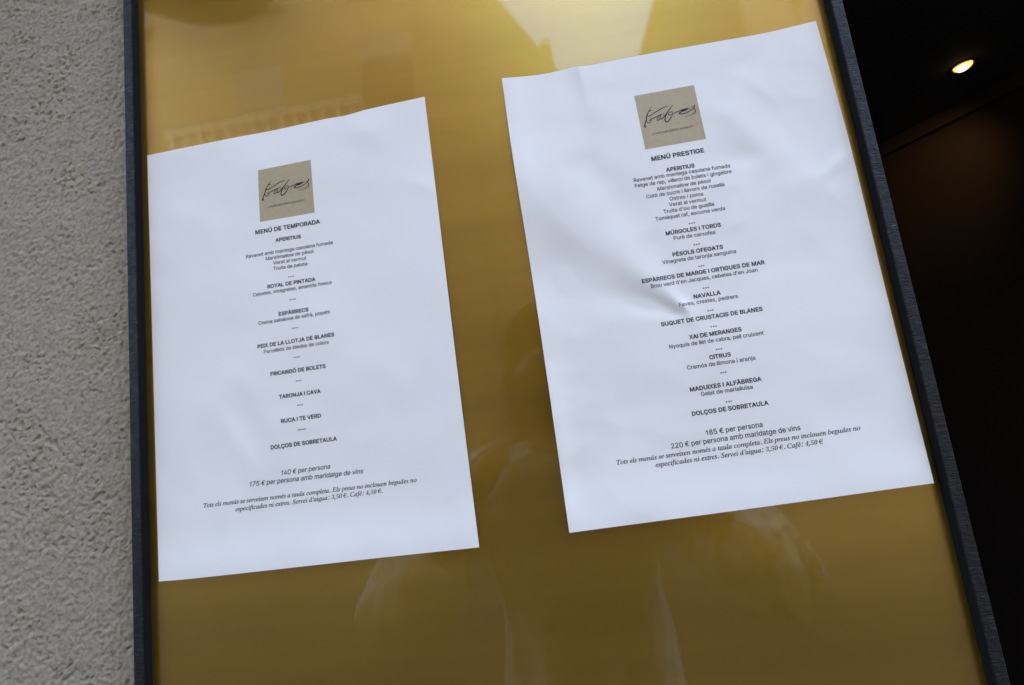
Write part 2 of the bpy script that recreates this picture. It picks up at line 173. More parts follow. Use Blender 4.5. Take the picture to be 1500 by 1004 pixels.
# -*- coding: utf-8 -*-
SANS = {" ":[188,[]],"'":[206,[[78,318,70,509,136,509,128,318]]],",":[188,[[38,-119,68,71,137,71,84,-119]]],"0":[453,[[227,-7,174,1,130,24,95,62,69,113,53,178,48,254,53,330,69,395,95,447,130,484,174,508,227,516,279,508,323,484,358,447,384,395,400,330,405,254,400,178,384,113,359,62,323,24,279,1],[227,50,261,56,290,74,313,103,330,144,340,194,344,254,340,314,330,365,313,405,290,435,261,453,227,460,192,453,163,435,140,405,123,365,113,314,109,254,113,194,123,144,140,103,163,74,192,56]]],"1":[370,[[185,0,185,400,80,335,80,398,200,509,247,509,247,0]]],"2":[453,[[64,0,64,47,234,229,282,282,311,327,320,371,317,397,308,419,293,436,273,449,224,460,196,457,172,447,153,433,139,413,130,390,127,362,66,362,71,405,86,442,111,473,143,496,182,511,225,516,268,511,306,497,337,474,361,445,376,411,381,372,371,318,336,259,267,180,153,60,153,57,389,57,389,0]]],"4":[453,[[40,105,40,158,247,509,311,509,109,166,109,163,413,163,413,105],[282,0,282,121,282,146,282,318,343,318,343,0]]],"5":[453,[[221,-7,178,-2,140,11,108,32,83,60,66,93,60,130,122,130,127,108,138,89,173,60,221,50,250,53,276,64,298,82,314,104,324,131,328,162,324,193,314,221,297,244,275,262,248,273,218,277,167,268,128,246,67,253,96,509,366,509,366,452,151,452,134,301,136,301,178,325,229,334,263,330,294,321,321,306,345,285,364,260,379,231,388,199,391,163,385,117,369,76,343,41,309,15,268,-1]]],"7":[453,[[97,0,323,448,323,452,62,452,62,509,391,509,391,449,165,0]]],"8":[453,[[226,-7,178,-2,136,11,101,33,74,62,57,96,52,135,55,166,65,195,81,220,101,241,125,256,153,265,153,267,119,282,93,308,76,342,70,380,75,417,90,450,114,477,146,498,184,511,226,516,269,511,306,498,337,477,361,450,377,417,382,380,376,342,359,308,333,282,300,267,300,265,327,256,351,241,372,220,387,195,397,166,401,135,395,96,378,62,352,33,317,11,275,-2],[226,49,258,52,285,60,307,74,323,91,333,113,337,139,333,165,322,189,305,208,283,223,256,232,226,235,196,232,169,223,147,208,130,189,119,165,115,139,119,113,129,91,145,74,167,60,195,52],[226,290,274,300,293,313,307,330,316,351,319,376,316,399,308,420,294,437,275,449,226,460,177,449,159,437,145,420,136,399,133,376,136,351,145,330,159,313,178,300]]],"A":[480,[[16,0,201,509,276,509,463,0,395,0,287,302,264,372,232,478,245,478,213,371,191,302,85,0],[110,142,110,199,370,199,370,142]]],"B":[456,[[60,0,60,509,241,509,289,504,329,491,359,469,381,442,394,410,398,374,395,344,387,320,356,286,315,267,315,262,339,257,363,245,385,227,402,203,414,173,418,136,413,100,400,67,377,39,344,18,301,4,247,0],[125,57,245,57,296,63,330,80,349,105,355,137,352,161,342,184,327,203,306,218,279,228,248,231,125,231],[125,285,238,285,288,296,308,309,323,326,333,348,336,372,330,403,313,429,283,446,240,452,125,452]]],"C":[510,[[267,-7,205,1,150,25,104,63,70,115,48,179,40,254,48,329,70,393,104,445,150,484,205,508,267,516,340,504,373,490,402,471,427,447,448,418,463,385,473,348,408,348,389,395,357,428,315,449,267,456,223,450,184,432,150,403,125,364,109,314,103,254,109,194,125,145,151,105,184,76,223,59,267,53,315,60,357,81,389,114,408,160,473,160,463,124,448,91,428,62,402,38,373,19,341,5,305,-4]]],"D":[502,[[219,0,96,0,96,57,215,57,272,63,318,81,354,110,379,149,394,198,399,255,394,312,379,361,354,399,320,428,275,446,221,452,93,452,93,509,225,509,294,501,353,478,399,441,433,391,455,329,462,255,455,181,433,119,398,68,351,31,291,8],[125,509,125,0,60,0,60,509]]],"E":[419,[[60,0,60,509,372,509,372,452,125,452,125,286,355,286,355,229,125,229,125,57,375,57,375,0]]],"F":[410,[[60,0,60,509,369,509,369,452,125,452,125,278,346,278,346,221,125,221,125,0]]],"G":[520,[[269,-7,205,1,149,25,104,64,69,116,47,179,40,254,47,329,69,393,103,445,149,484,203,508,265,516,304,513,340,504,374,489,403,469,429,445,449,416,465,384,474,349,408,349,387,393,356,427,315,448,265,456,222,450,183,432,150,404,125,364,109,314,103,254,109,194,125,145,151,105,184,76,224,59,269,53,309,57,345,71,374,93,396,123,410,160,415,202,434,199,283,199,283,256,478,256,478,200,471,141,451,91,419,50,377,19,326,0]]],"I":[151,[[43,0,43,509,108,509,108,0]]],"J":[396,[[185,-7,124,3,75,33,44,81,33,145,33,173,98,173,98,145,104,104,122,74,149,56,185,50,220,56,248,74,266,104,272,145,272,509,336,509,336,145,326,81,294,33,246,3]]],"L":[393,[[60,0,60,509,125,509,125,57,361,57,361,0]]],"M":[628,[[60,0,60,509,152,509,277,187,287,159,299,123,311,84,322,49,307,49,318,83,330,121,342,158,352,187,476,509,568,509,568,0,504,0,504,291,504,327,505,369,506,413,507,457,513,457,498,409,482,363,467,322,456,291,342,0,286,0,170,291,159,321,145,361,129,408,112,457,119,457,120,416,121,372,122,328,122,291,122,0]]],"N":[524,[[60,0,60,509,136,509,343,183,363,151,388,107,414,55,405,54,401,108,399,157,399,195,399,509,463,509,463,0,387,0,202,290,177,331,148,381,108,452,119,454,122,384,124,328,125,291,125,0]]],"O":[533,[[267,-7,205,1,150,25,105,63,70,115,48,179,40,254,48,329,70,393,105,445,150,484,205,508,267,516,329,508,384,484,429,445,464,393,486,329,493,254,486,179,464,115,429,63,384,25,329,1],[267,53,310,59,349,76,383,105,408,144,425,194,430,254,425,314,408,365,383,404,349,433,310,450,267,456,223,450,184,433,151,404,125,364,109,314,103,254,109,194,125,144,151,105,184,76,223,59]]],"P":[445,[[60,0,60,509,235,509,289,503,332,487,366,462,390,430,404,391,409,348,404,304,390,265,366,233,332,207,289,191,235,186,109,186,109,242,233,242,269,246,297,256,318,272,333,294,342,319,344,348,342,376,333,402,318,423,297,439,268,449,232,452,125,452,125,0]]],"Q":[533,[[245,159,313,159,369,85,384,65,468,-48,401,-48,346,27,331,46],[267,-7,205,1,150,25,105,63,70,115,48,179,40,254,48,329,70,393,105,445,150,484,205,508,267,516,329,508,384,484,429,445,464,393,486,329,493,254,486,179,464,115,429,63,384,25,329,1],[267,53,310,59,349,76,383,105,408,144,425,194,430,254,425,314,408,365,383,404,349,433,310,450,267,456,223,450,184,433,151,404,125,364,109,314,103,254,109,194,125,144,151,105,184,76,223,59]]],"R":[449,[[60,0,60,509,236,509,290,504,333,489,367,465,390,433,405,395,409,352,405,309,390,271,367,240,333,217,289,203,236,198,96,198,96,255,234,255,269,258,298,267,319,281,334,300,342,324,345,352,342,380,334,405,319,425,298,440,269,449,233,452,125,452,125,0],[353,0,230,229,303,229,428,0]]],"S":[447,[[224,-9,172,-4,128,9,91,31,64,60,46,96,38,137,104,137,110,110,123,88,142,71,166,59,224,49,257,52,286,60,311,74,329,92,341,114,346,139,342,161,332,179,296,205,245,222,184,239,128,260,86,289,60,326,52,372,58,413,75,448,102,476,138,498,180,511,227,516,275,511,316,498,351,476,377,449,394,415,401,378,337,378,326,412,302,437,267,453,225,459,194,456,167,448,145,435,129,418,118,398,115,376,119,352,131,334,169,308,212,293,264,279,312,264,359,238,395,198,405,171,408,139,403,99,386,64,360,34,323,11,278,-4]]],"T":[449,[[32,452,32,509,417,509,417,452,257,452,257,0,193,0,193,452]]],"U":[517,[[259,-8,203,-2,154,15,114,43,85,80,66,124,60,173,60,509,124,509,124,178,128,144,141,113,160,87,187,68,220,56,259,52,298,56,331,68,357,87,377,113,389,144,393,178,393,509,457,509,457,173,451,124,433,80,403,43,363,15,315,-2]]],"V":[480,[[204,0,16,509,84,509,192,206,215,137,248,31,235,31,267,138,290,206,395,509,463,509,278,0]]],"X":[474,[[18,0,217,284,217,236,29,509,104,509,178,400,204,361,223,329,243,292,232,292,252,329,272,361,298,400,374,509,446,509,259,239,259,287,456,0,382,0,292,129,268,165,250,195,230,231,244,231,225,196,206,166,182,129,91,0]]],"Y":[472,[[203,0,203,208,16,509,91,509,192,344,222,292,250,230,224,230,251,293,280,344,381,509,455,509,268,208,268,0]]],"_":[319,[[319,0,319,-56,0,-56,0,0]]],"a":[389,[[160,-9,126,-5,94,5,68,22,48,45,35,73,30,108,34,138,43,161,58,179,78,193,125,211,178,220,234,227,265,235,273,243,276,255,276,257,267,297,240,322,196,331,149,322,118,301,100,274,41,291,57,322,79,346,104,364,133,375,194,384,239,379,286,360,306,343,322,320,333,290,337,251,337,0,277,0,277,52,272,52,252,25,215,1],[170,45,202,49,228,59,248,74,263,93,272,115,276,138,276,190,259,182,231,176,200,171,175,168,134,159,103,139,95,124,92,105,102,72,130,52]]],"b":[424,[[229,-8,198,-5,172,4,138,31,118,59,112,59,112,0,53,0,53,509,114,509,114,319,118,319,137,346,171,373,197,381,229,384,274,378,313,361,345,332,370,293,385,245,390,189,385,133,370,84,346,45,313,16,274,-2],[220,47,253,51,279,66,301,88,316,117,325,151,328,189,325,227,316,261,301,290,280,311,253,325,220,330,188,325,161,312,140,291,125,263,116,229,113,189,116,150,125,115,140,86,162,65,188,51]]],"c":[396,[[207,-8,159,-2,117,16,82,46,56,85,40,133,34,187,40,243,56,291,82,330,117,360,159,378,207,384,260,377,305,356,340,322,362,277,303,262,290,289,270,311,242,325,207,330,173,325,145,310,124,287,108,258,99,224,96,187,99,151,108,117,124,89,145,66,173,51,207,46,243,52,271,66,292,89,304,117,363,102,341,56,306,21,261,-1]]],"d":[424,[[195,-8,151,-2,111,16,79,45,55,84,39,133,34,189,39,245,55,293,79,332,112,361,151,378,196,384,228,381,253,373,287,346,306,319,311,319,311,509,372,509,372,0,313,0,313,59,307,59,287,31,252,4,227,-5],[205,47,236,51,263,65,284,86,299,115,309,150,312,189,309,229,300,263,284,291,263,312,237,325,205,330,172,325,145,311,124,290,108,261,99,227,96,189,99,151,109,117,124,88,145,66,172,51]]],"e":[404,[[212,-8,161,-2,117,16,82,46,56,85,40,132,34,187,39,242,55,290,81,329,115,359,157,378,205,384,266,374,294,361,319,341,341,315,357,282,368,242,371,194,371,169,75,169,75,221,338,221,310,202,307,237,298,269,283,294,263,314,237,326,205,330,173,326,146,313,125,294,109,270,99,241,96,211,96,178,100,139,110,106,128,80,151,61,179,50,212,46,254,53,285,73,306,105,365,91,353,63,335,39,311,19,283,4,249,-5]]],"f":[254,[[228,379,228,327,6,327,6,379],[81,0,81,432,84,461,96,486,113,505,135,519,187,530,222,527,243,521,227,468,215,472,195,474,171,470,154,460,145,443,142,419,142,0]]],"g":[425,[[207,-151,168,-148,134,-140,82,-110,51,-69,101,-41,122,-66,154,-88,207,-97,249,-92,282,-75,304,-47,311,-6,311,68,306,68,287,41,252,16,227,8,195,5,152,10,113,27,80,53,55,90,39,136,34,191,39,246,55,293,80,332,112,361,152,378,196,384,228,382,253,373,288,346,308,319,313,319,313,379,372,379,372,-9,367,-54,350,-90,324,-117,291,-136,251,-147],[205,59,237,63,264,75,285,95,300,121,309,154,312,193,309,231,300,264,285,291,264,312,237,325,205,330,172,325,145,312,124,290,109,262,99,229,96,193,99,155,109,123,124,96,145,76,172,63]]],"h":[410,[[114,227,114,0,53,0,53,509,114,509,114,287,102,287,124,332,152,362,187,379,227,384,264,380,295,369,321,349,341,321,353,285,357,240,357,0,296,0,296,235,290,275,273,304,246,323,210,329,184,326,161,317,141,303,126,283,117,257]]],"i":[167,[[53,0,53,379,114,379,114,0],[84,443,67,446,54,455,44,468,41,483,44,499,54,512,67,521,84,524,100,521,114,512,123,499,126,483,123,468,114,455,100,446]]],"j":[167,[[53,379,114,379,114,-30,111,-63,102,-90,86,-113,65,-129,37,-139,4,-143,-10,-143,-10,-87,2,-87,25,-83,40,-72,50,-54,53,-29],[83,443,67,446,53,455,44,468,41,483,44,499,53,512,67,521,83,524,100,521,114,512,123,499,126,483,123,468,114,455,100,446]]],"l":[138,[[38,0,38,509,99,509,99,0]]],"m":[610,[[53,0,53,379,112,379,112,295,108,295,118,323,132,346,172,376,219,386,257,380,287,361,309,331,321,295,312,295,322,321,337,343,381,375,437,386,468,383,497,372,522,354,541,328,553,296,557,255,557,0,496,0,496,254,490,289,473,313,447,326,419,330,395,328,374,320,345,290,335,247,335,0,274,0,274,260,269,288,253,311,229,326,199,330,158,320,140,307,126,289,117,266,114,238,114,0]]],"n":[410,[[114,227,114,0,53,0,53,379,112,379,112,287,102,287,124,332,152,362,187,379,227,384,264,380,295,369,321,349,341,321,353,285,357,240,357,0,296,0,296,235,290,275,273,304,246,323,210,329,184,326,161,317,141,303,126,283,117,257]]],"o":[415,[[207,-8,159,-2,117,16,82,46,56,85,40,133,34,187,40,243,56,291,82,330,117,360,159,378,207,384,256,378,299,360,333,330,359,291,376,243,381,187,376,133,359,85,333,46,299,16,256,-2],[207,46,242,51,270,66,292,89,307,117,316,151,319,187,316,224,307,258,292,287,270,310,242,325,207,330,173,325,145,310,124,287,108,258,99,224,96,187,99,151,108,117,124,89,145,66,173,51]]],"p":[424,[[53,-143,53,379,112,379,112,319,118,319,137,346,171,373,197,381,229,384,274,378,313,361,345,332,370,293,385,245,390,189,385,133,370,84,346,45,313,16,274,-2,229,-8,198,-5,173,4,138,31,118,59,114,59,114,-143],[220,47,253,51,279,66,301,88,316,117,325,151,328,189,325,227,316,261,301,290,280,311,253,325,220,330,188,325,161,312,140,291,125,263,116,229,113,189,116,150,125,115,140,86,162,65,188,51]]],"q":[424,[[372,-143,311,-143,311,59,306,59,287,31,252,4,227,-5,195,-8,151,-2,111,16,79,45,55,84,39,133,34,189,39,245,55,293,79,332,112,361,151,378,196,384,228,381,253,373,287,346,307,319,313,319,313,379,372,379],[205,47,236,51,263,65,284,86,299,115,309,150,312,189,309,229,300,263,284,291,263,312,237,325,205,330,172,325,145,311,124,290,108,261,99,227,96,189,99,151,109,117,124,88,145,66,172,51]]],"r":[259,[[53,0,53,379,112,379,112,321,115,321,130,347,152,367,181,380,213,385,229,384,243,384,243,322,230,324,207,326,182,323,159,315,140,301,126,284,117,262,114,237,114,0]]],"s":[365,[[182,-8,145,-5,112,3,84,18,62,38,45,63,36,94,94,107,105,79,124,60,150,49,181,45,217,50,244,62,262,81,268,103,265,121,254,136,237,147,212,155,149,170,104,186,72,208,53,237,47,274,51,305,65,332,87,354,115,370,149,381,187,384,223,381,254,372,279,358,299,339,324,290,268,277,258,298,243,316,219,328,187,333,156,329,131,317,114,299,109,277,112,258,124,243,172,223,229,209,275,194,306,171,325,142,331,107,326,75,312,47,290,24,260,6,223,-5]]],"t":[227,[[204,379,204,327,6,327,6,379],[65,471,126,471,126,98,128,76,136,61,150,53,170,50,185,51,202,54,213,2,192,-3,168,-4,125,2,92,21,72,52,65,93]]],"u":[410,[[182,-5,146,-1,115,11,89,31,69,59,57,95,53,139,53,379,114,379,114,144,119,105,137,75,164,56,200,50,226,53,249,62,268,77,283,97,293,122,296,153,296,379,357,379,357,0,298,0,298,92,307,92,286,47,257,17,222,0]]],"v":[389,[[163,0,17,379,84,379,165,155,187,87,206,21,184,21,203,87,224,155,305,379,371,379,226,0]]],"w":[567,[[138,0,23,379,87,379,133,214,154,137,175,41,165,41,186,135,206,214,252,379,316,379,362,214,382,136,402,41,391,41,413,135,434,214,480,379,545,379,429,0,368,0,319,172,305,225,291,280,277,338,291,338,277,280,263,225,248,172,199,0]]],"x":[379,[[21,0,171,218,171,171,29,379,100,379,147,306,179,253,207,206,175,206,202,253,233,306,282,379,352,379,209,169,209,214,358,0,287,0,231,85,200,136,173,182,205,182,178,136,148,85,91,0]]],"y":[389,[[47,-139,61,-86,71,-87,104,-89,130,-74,151,-36,163,-1,17,379,84,379,165,155,187,87,206,21,184,21,202,87,224,155,305,379,371,379,204,-58,177,-107,139,-136,91,-145,65,-143]]],"~":[453,[[52,150,55,188,66,218,82,240,103,255,151,266,197,256,246,221,275,198,299,192,318,196,332,207,341,226,344,253,400,253,397,215,386,185,370,163,349,148,301,137,254,148,207,182,177,204,154,210,136,207,121,196,111,178,108,150]]],"À":[480,[[16,0,201,509,276,509,463,0,395,0,287,302,264,372,232,478,245,478,213,371,191,302,85,0],[110,142,110,199,370,199,370,142],[216,558,150,659,218,659,266,558]]],"Ç":[510,[[267,-7,205,1,150,25,104,63,70,115,48,179,40,254,48,329,70,393,104,445,150,484,205,508,267,516,340,504,373,490,402,471,427,447,448,418,463,385,473,348,408,348,389,395,357,428,315,449,267,456,223,450,184,432,150,403,125,364,109,314,103,254,109,194,125,145,151,105,184,76,223,59,267,53,315,60,357,81,389,114,408,160,473,160,463,124,448,91,428,62,402,38,373,19,341,5,305,-4],[228,-146,228,-110,268,-110,294,-105,302,-88,294,-71,268,-66,240,-66,251,13,283,13,283,-3,283,-33,312,-37,332,-47,344,-64,348,-88,343,-114,328,-132,304,-143,269,-146]]],"È":[419,[[60,0,60,509,372,509,372,452,125,452,125,286,355,286,355,229,125,229,125,57,375,57,375,0],[194,558,128,659,196,659,244,558]]],"Ó":[533,[[267,-7,205,1,150,25,105,63,70,115,48,179,40,254,48,329,70,393,105,445,150,484,205,508,267,516,329,508,384,484,429,445,464,393,486,329,493,254,486,179,464,115,429,63,384,25,329,1],[267,53,310,59,349,76,383,105,408,144,425,194,430,254,425,314,408,365,383,404,349,433,310,450,267,456,223,450,184,433,151,404,125,364,109,314,103,254,109,194,125,144,151,105,184,76,223,59],[240,558,288,659,356,659,290,558]]],"Ú":[517,[[259,-8,203,-2,154,15,114,43,85,80,66,124,60,173,60,509,124,509,124,178,128,144,141,113,160,87,187,68,220,56,259,52,298,56,331,68,357,87,377,113,389,144,393,178,393,509,457,509,457,173,451,124,433,80,403,43,363,15,315,-2],[232,558,280,659,348,659,282,558]]],"à":[389,[[160,-9,126,-5,94,5,68,22,48,45,35,73,30,108,34,138,43,161,58,179,78,193,125,211,178,220,234,227,265,235,273,243,276,255,276,257,267,297,240,322,196,331,149,322,118,301,100,274,41,291,57,322,79,346,104,364,133,375,194,384,239,379,286,360,306,343,322,320,333,290,337,251,337,0,277,0,277,52,272,52,252,25,215,1],[170,45,202,49,228,59,248,74,263,93,272,115,276,138,276,190,259,182,231,176,200,171,175,168,134,159,103,139,95,124,92,105,102,72,130,52],[165,429,99,529,168,529,215,429]]],"è":[404,[[212,-8,161,-2,117,16,82,46,56,85,40,132,34,187,39,242,55,290,81,329,115,359,157,378,205,384,266,374,294,361,319,341,341,315,357,282,368,242,371,194,371,169,75,169,75,221,338,221,310,202,307,237,298,269,283,294,263,314,237,326,205,330,173,326,146,313,125,294,109,270,99,241,96,211,96,178,100,139,110,106,128,80,151,61,179,50,212,46,254,53,285,73,306,105,365,91,353,63,335,39,311,19,283,4,249,-5],[180,429,114,529,182,529,230,429]]],"ï":[167,[[53,0,53,379,114,379,114,0],[156,443,140,446,127,455,118,468,115,483,118,499,127,512,140,520,156,523,171,520,184,512,193,499,196,483,193,468,184,455,171,446],[12,443,-4,446,-17,455,-26,468,-29,483,-26,499,-17,512,-4,520,12,523,27,520,40,512,49,499,52,483,49,468,40,455,27,446]]],"ó":[415,[[207,-8,159,-2,117,16,82,46,56,85,40,133,34,187,40,243,56,291,82,330,117,360,159,378,207,384,256,378,299,360,333,330,359,291,376,243,381,187,376,133,359,85,333,46,299,16,256,-2],[207,46,242,51,270,66,292,89,307,117,316,151,319,187,316,224,307,258,292,287,270,310,242,325,207,330,173,325,145,310,124,287,108,258,99,224,96,187,99,151,108,117,124,89,145,66,173,51],[181,429,228,529,297,529,231,429]]],"€":[464,[[364,329,341,279,16,279,34,329],[321,229,298,179,16,179,34,229],[423,463,398,409,366,433,329,450,288,456,248,450,213,433,183,404,161,365,146,315,141,254,146,194,161,144,183,104,213,76,248,59,288,53,329,59,365,74,396,96,422,43,393,21,361,6,325,-4,288,-7,230,1,179,25,137,63,105,115,85,179,78,254,85,329,105,393,137,445,179,484,230,508,288,516,325,512,361,502,394,486]]]}
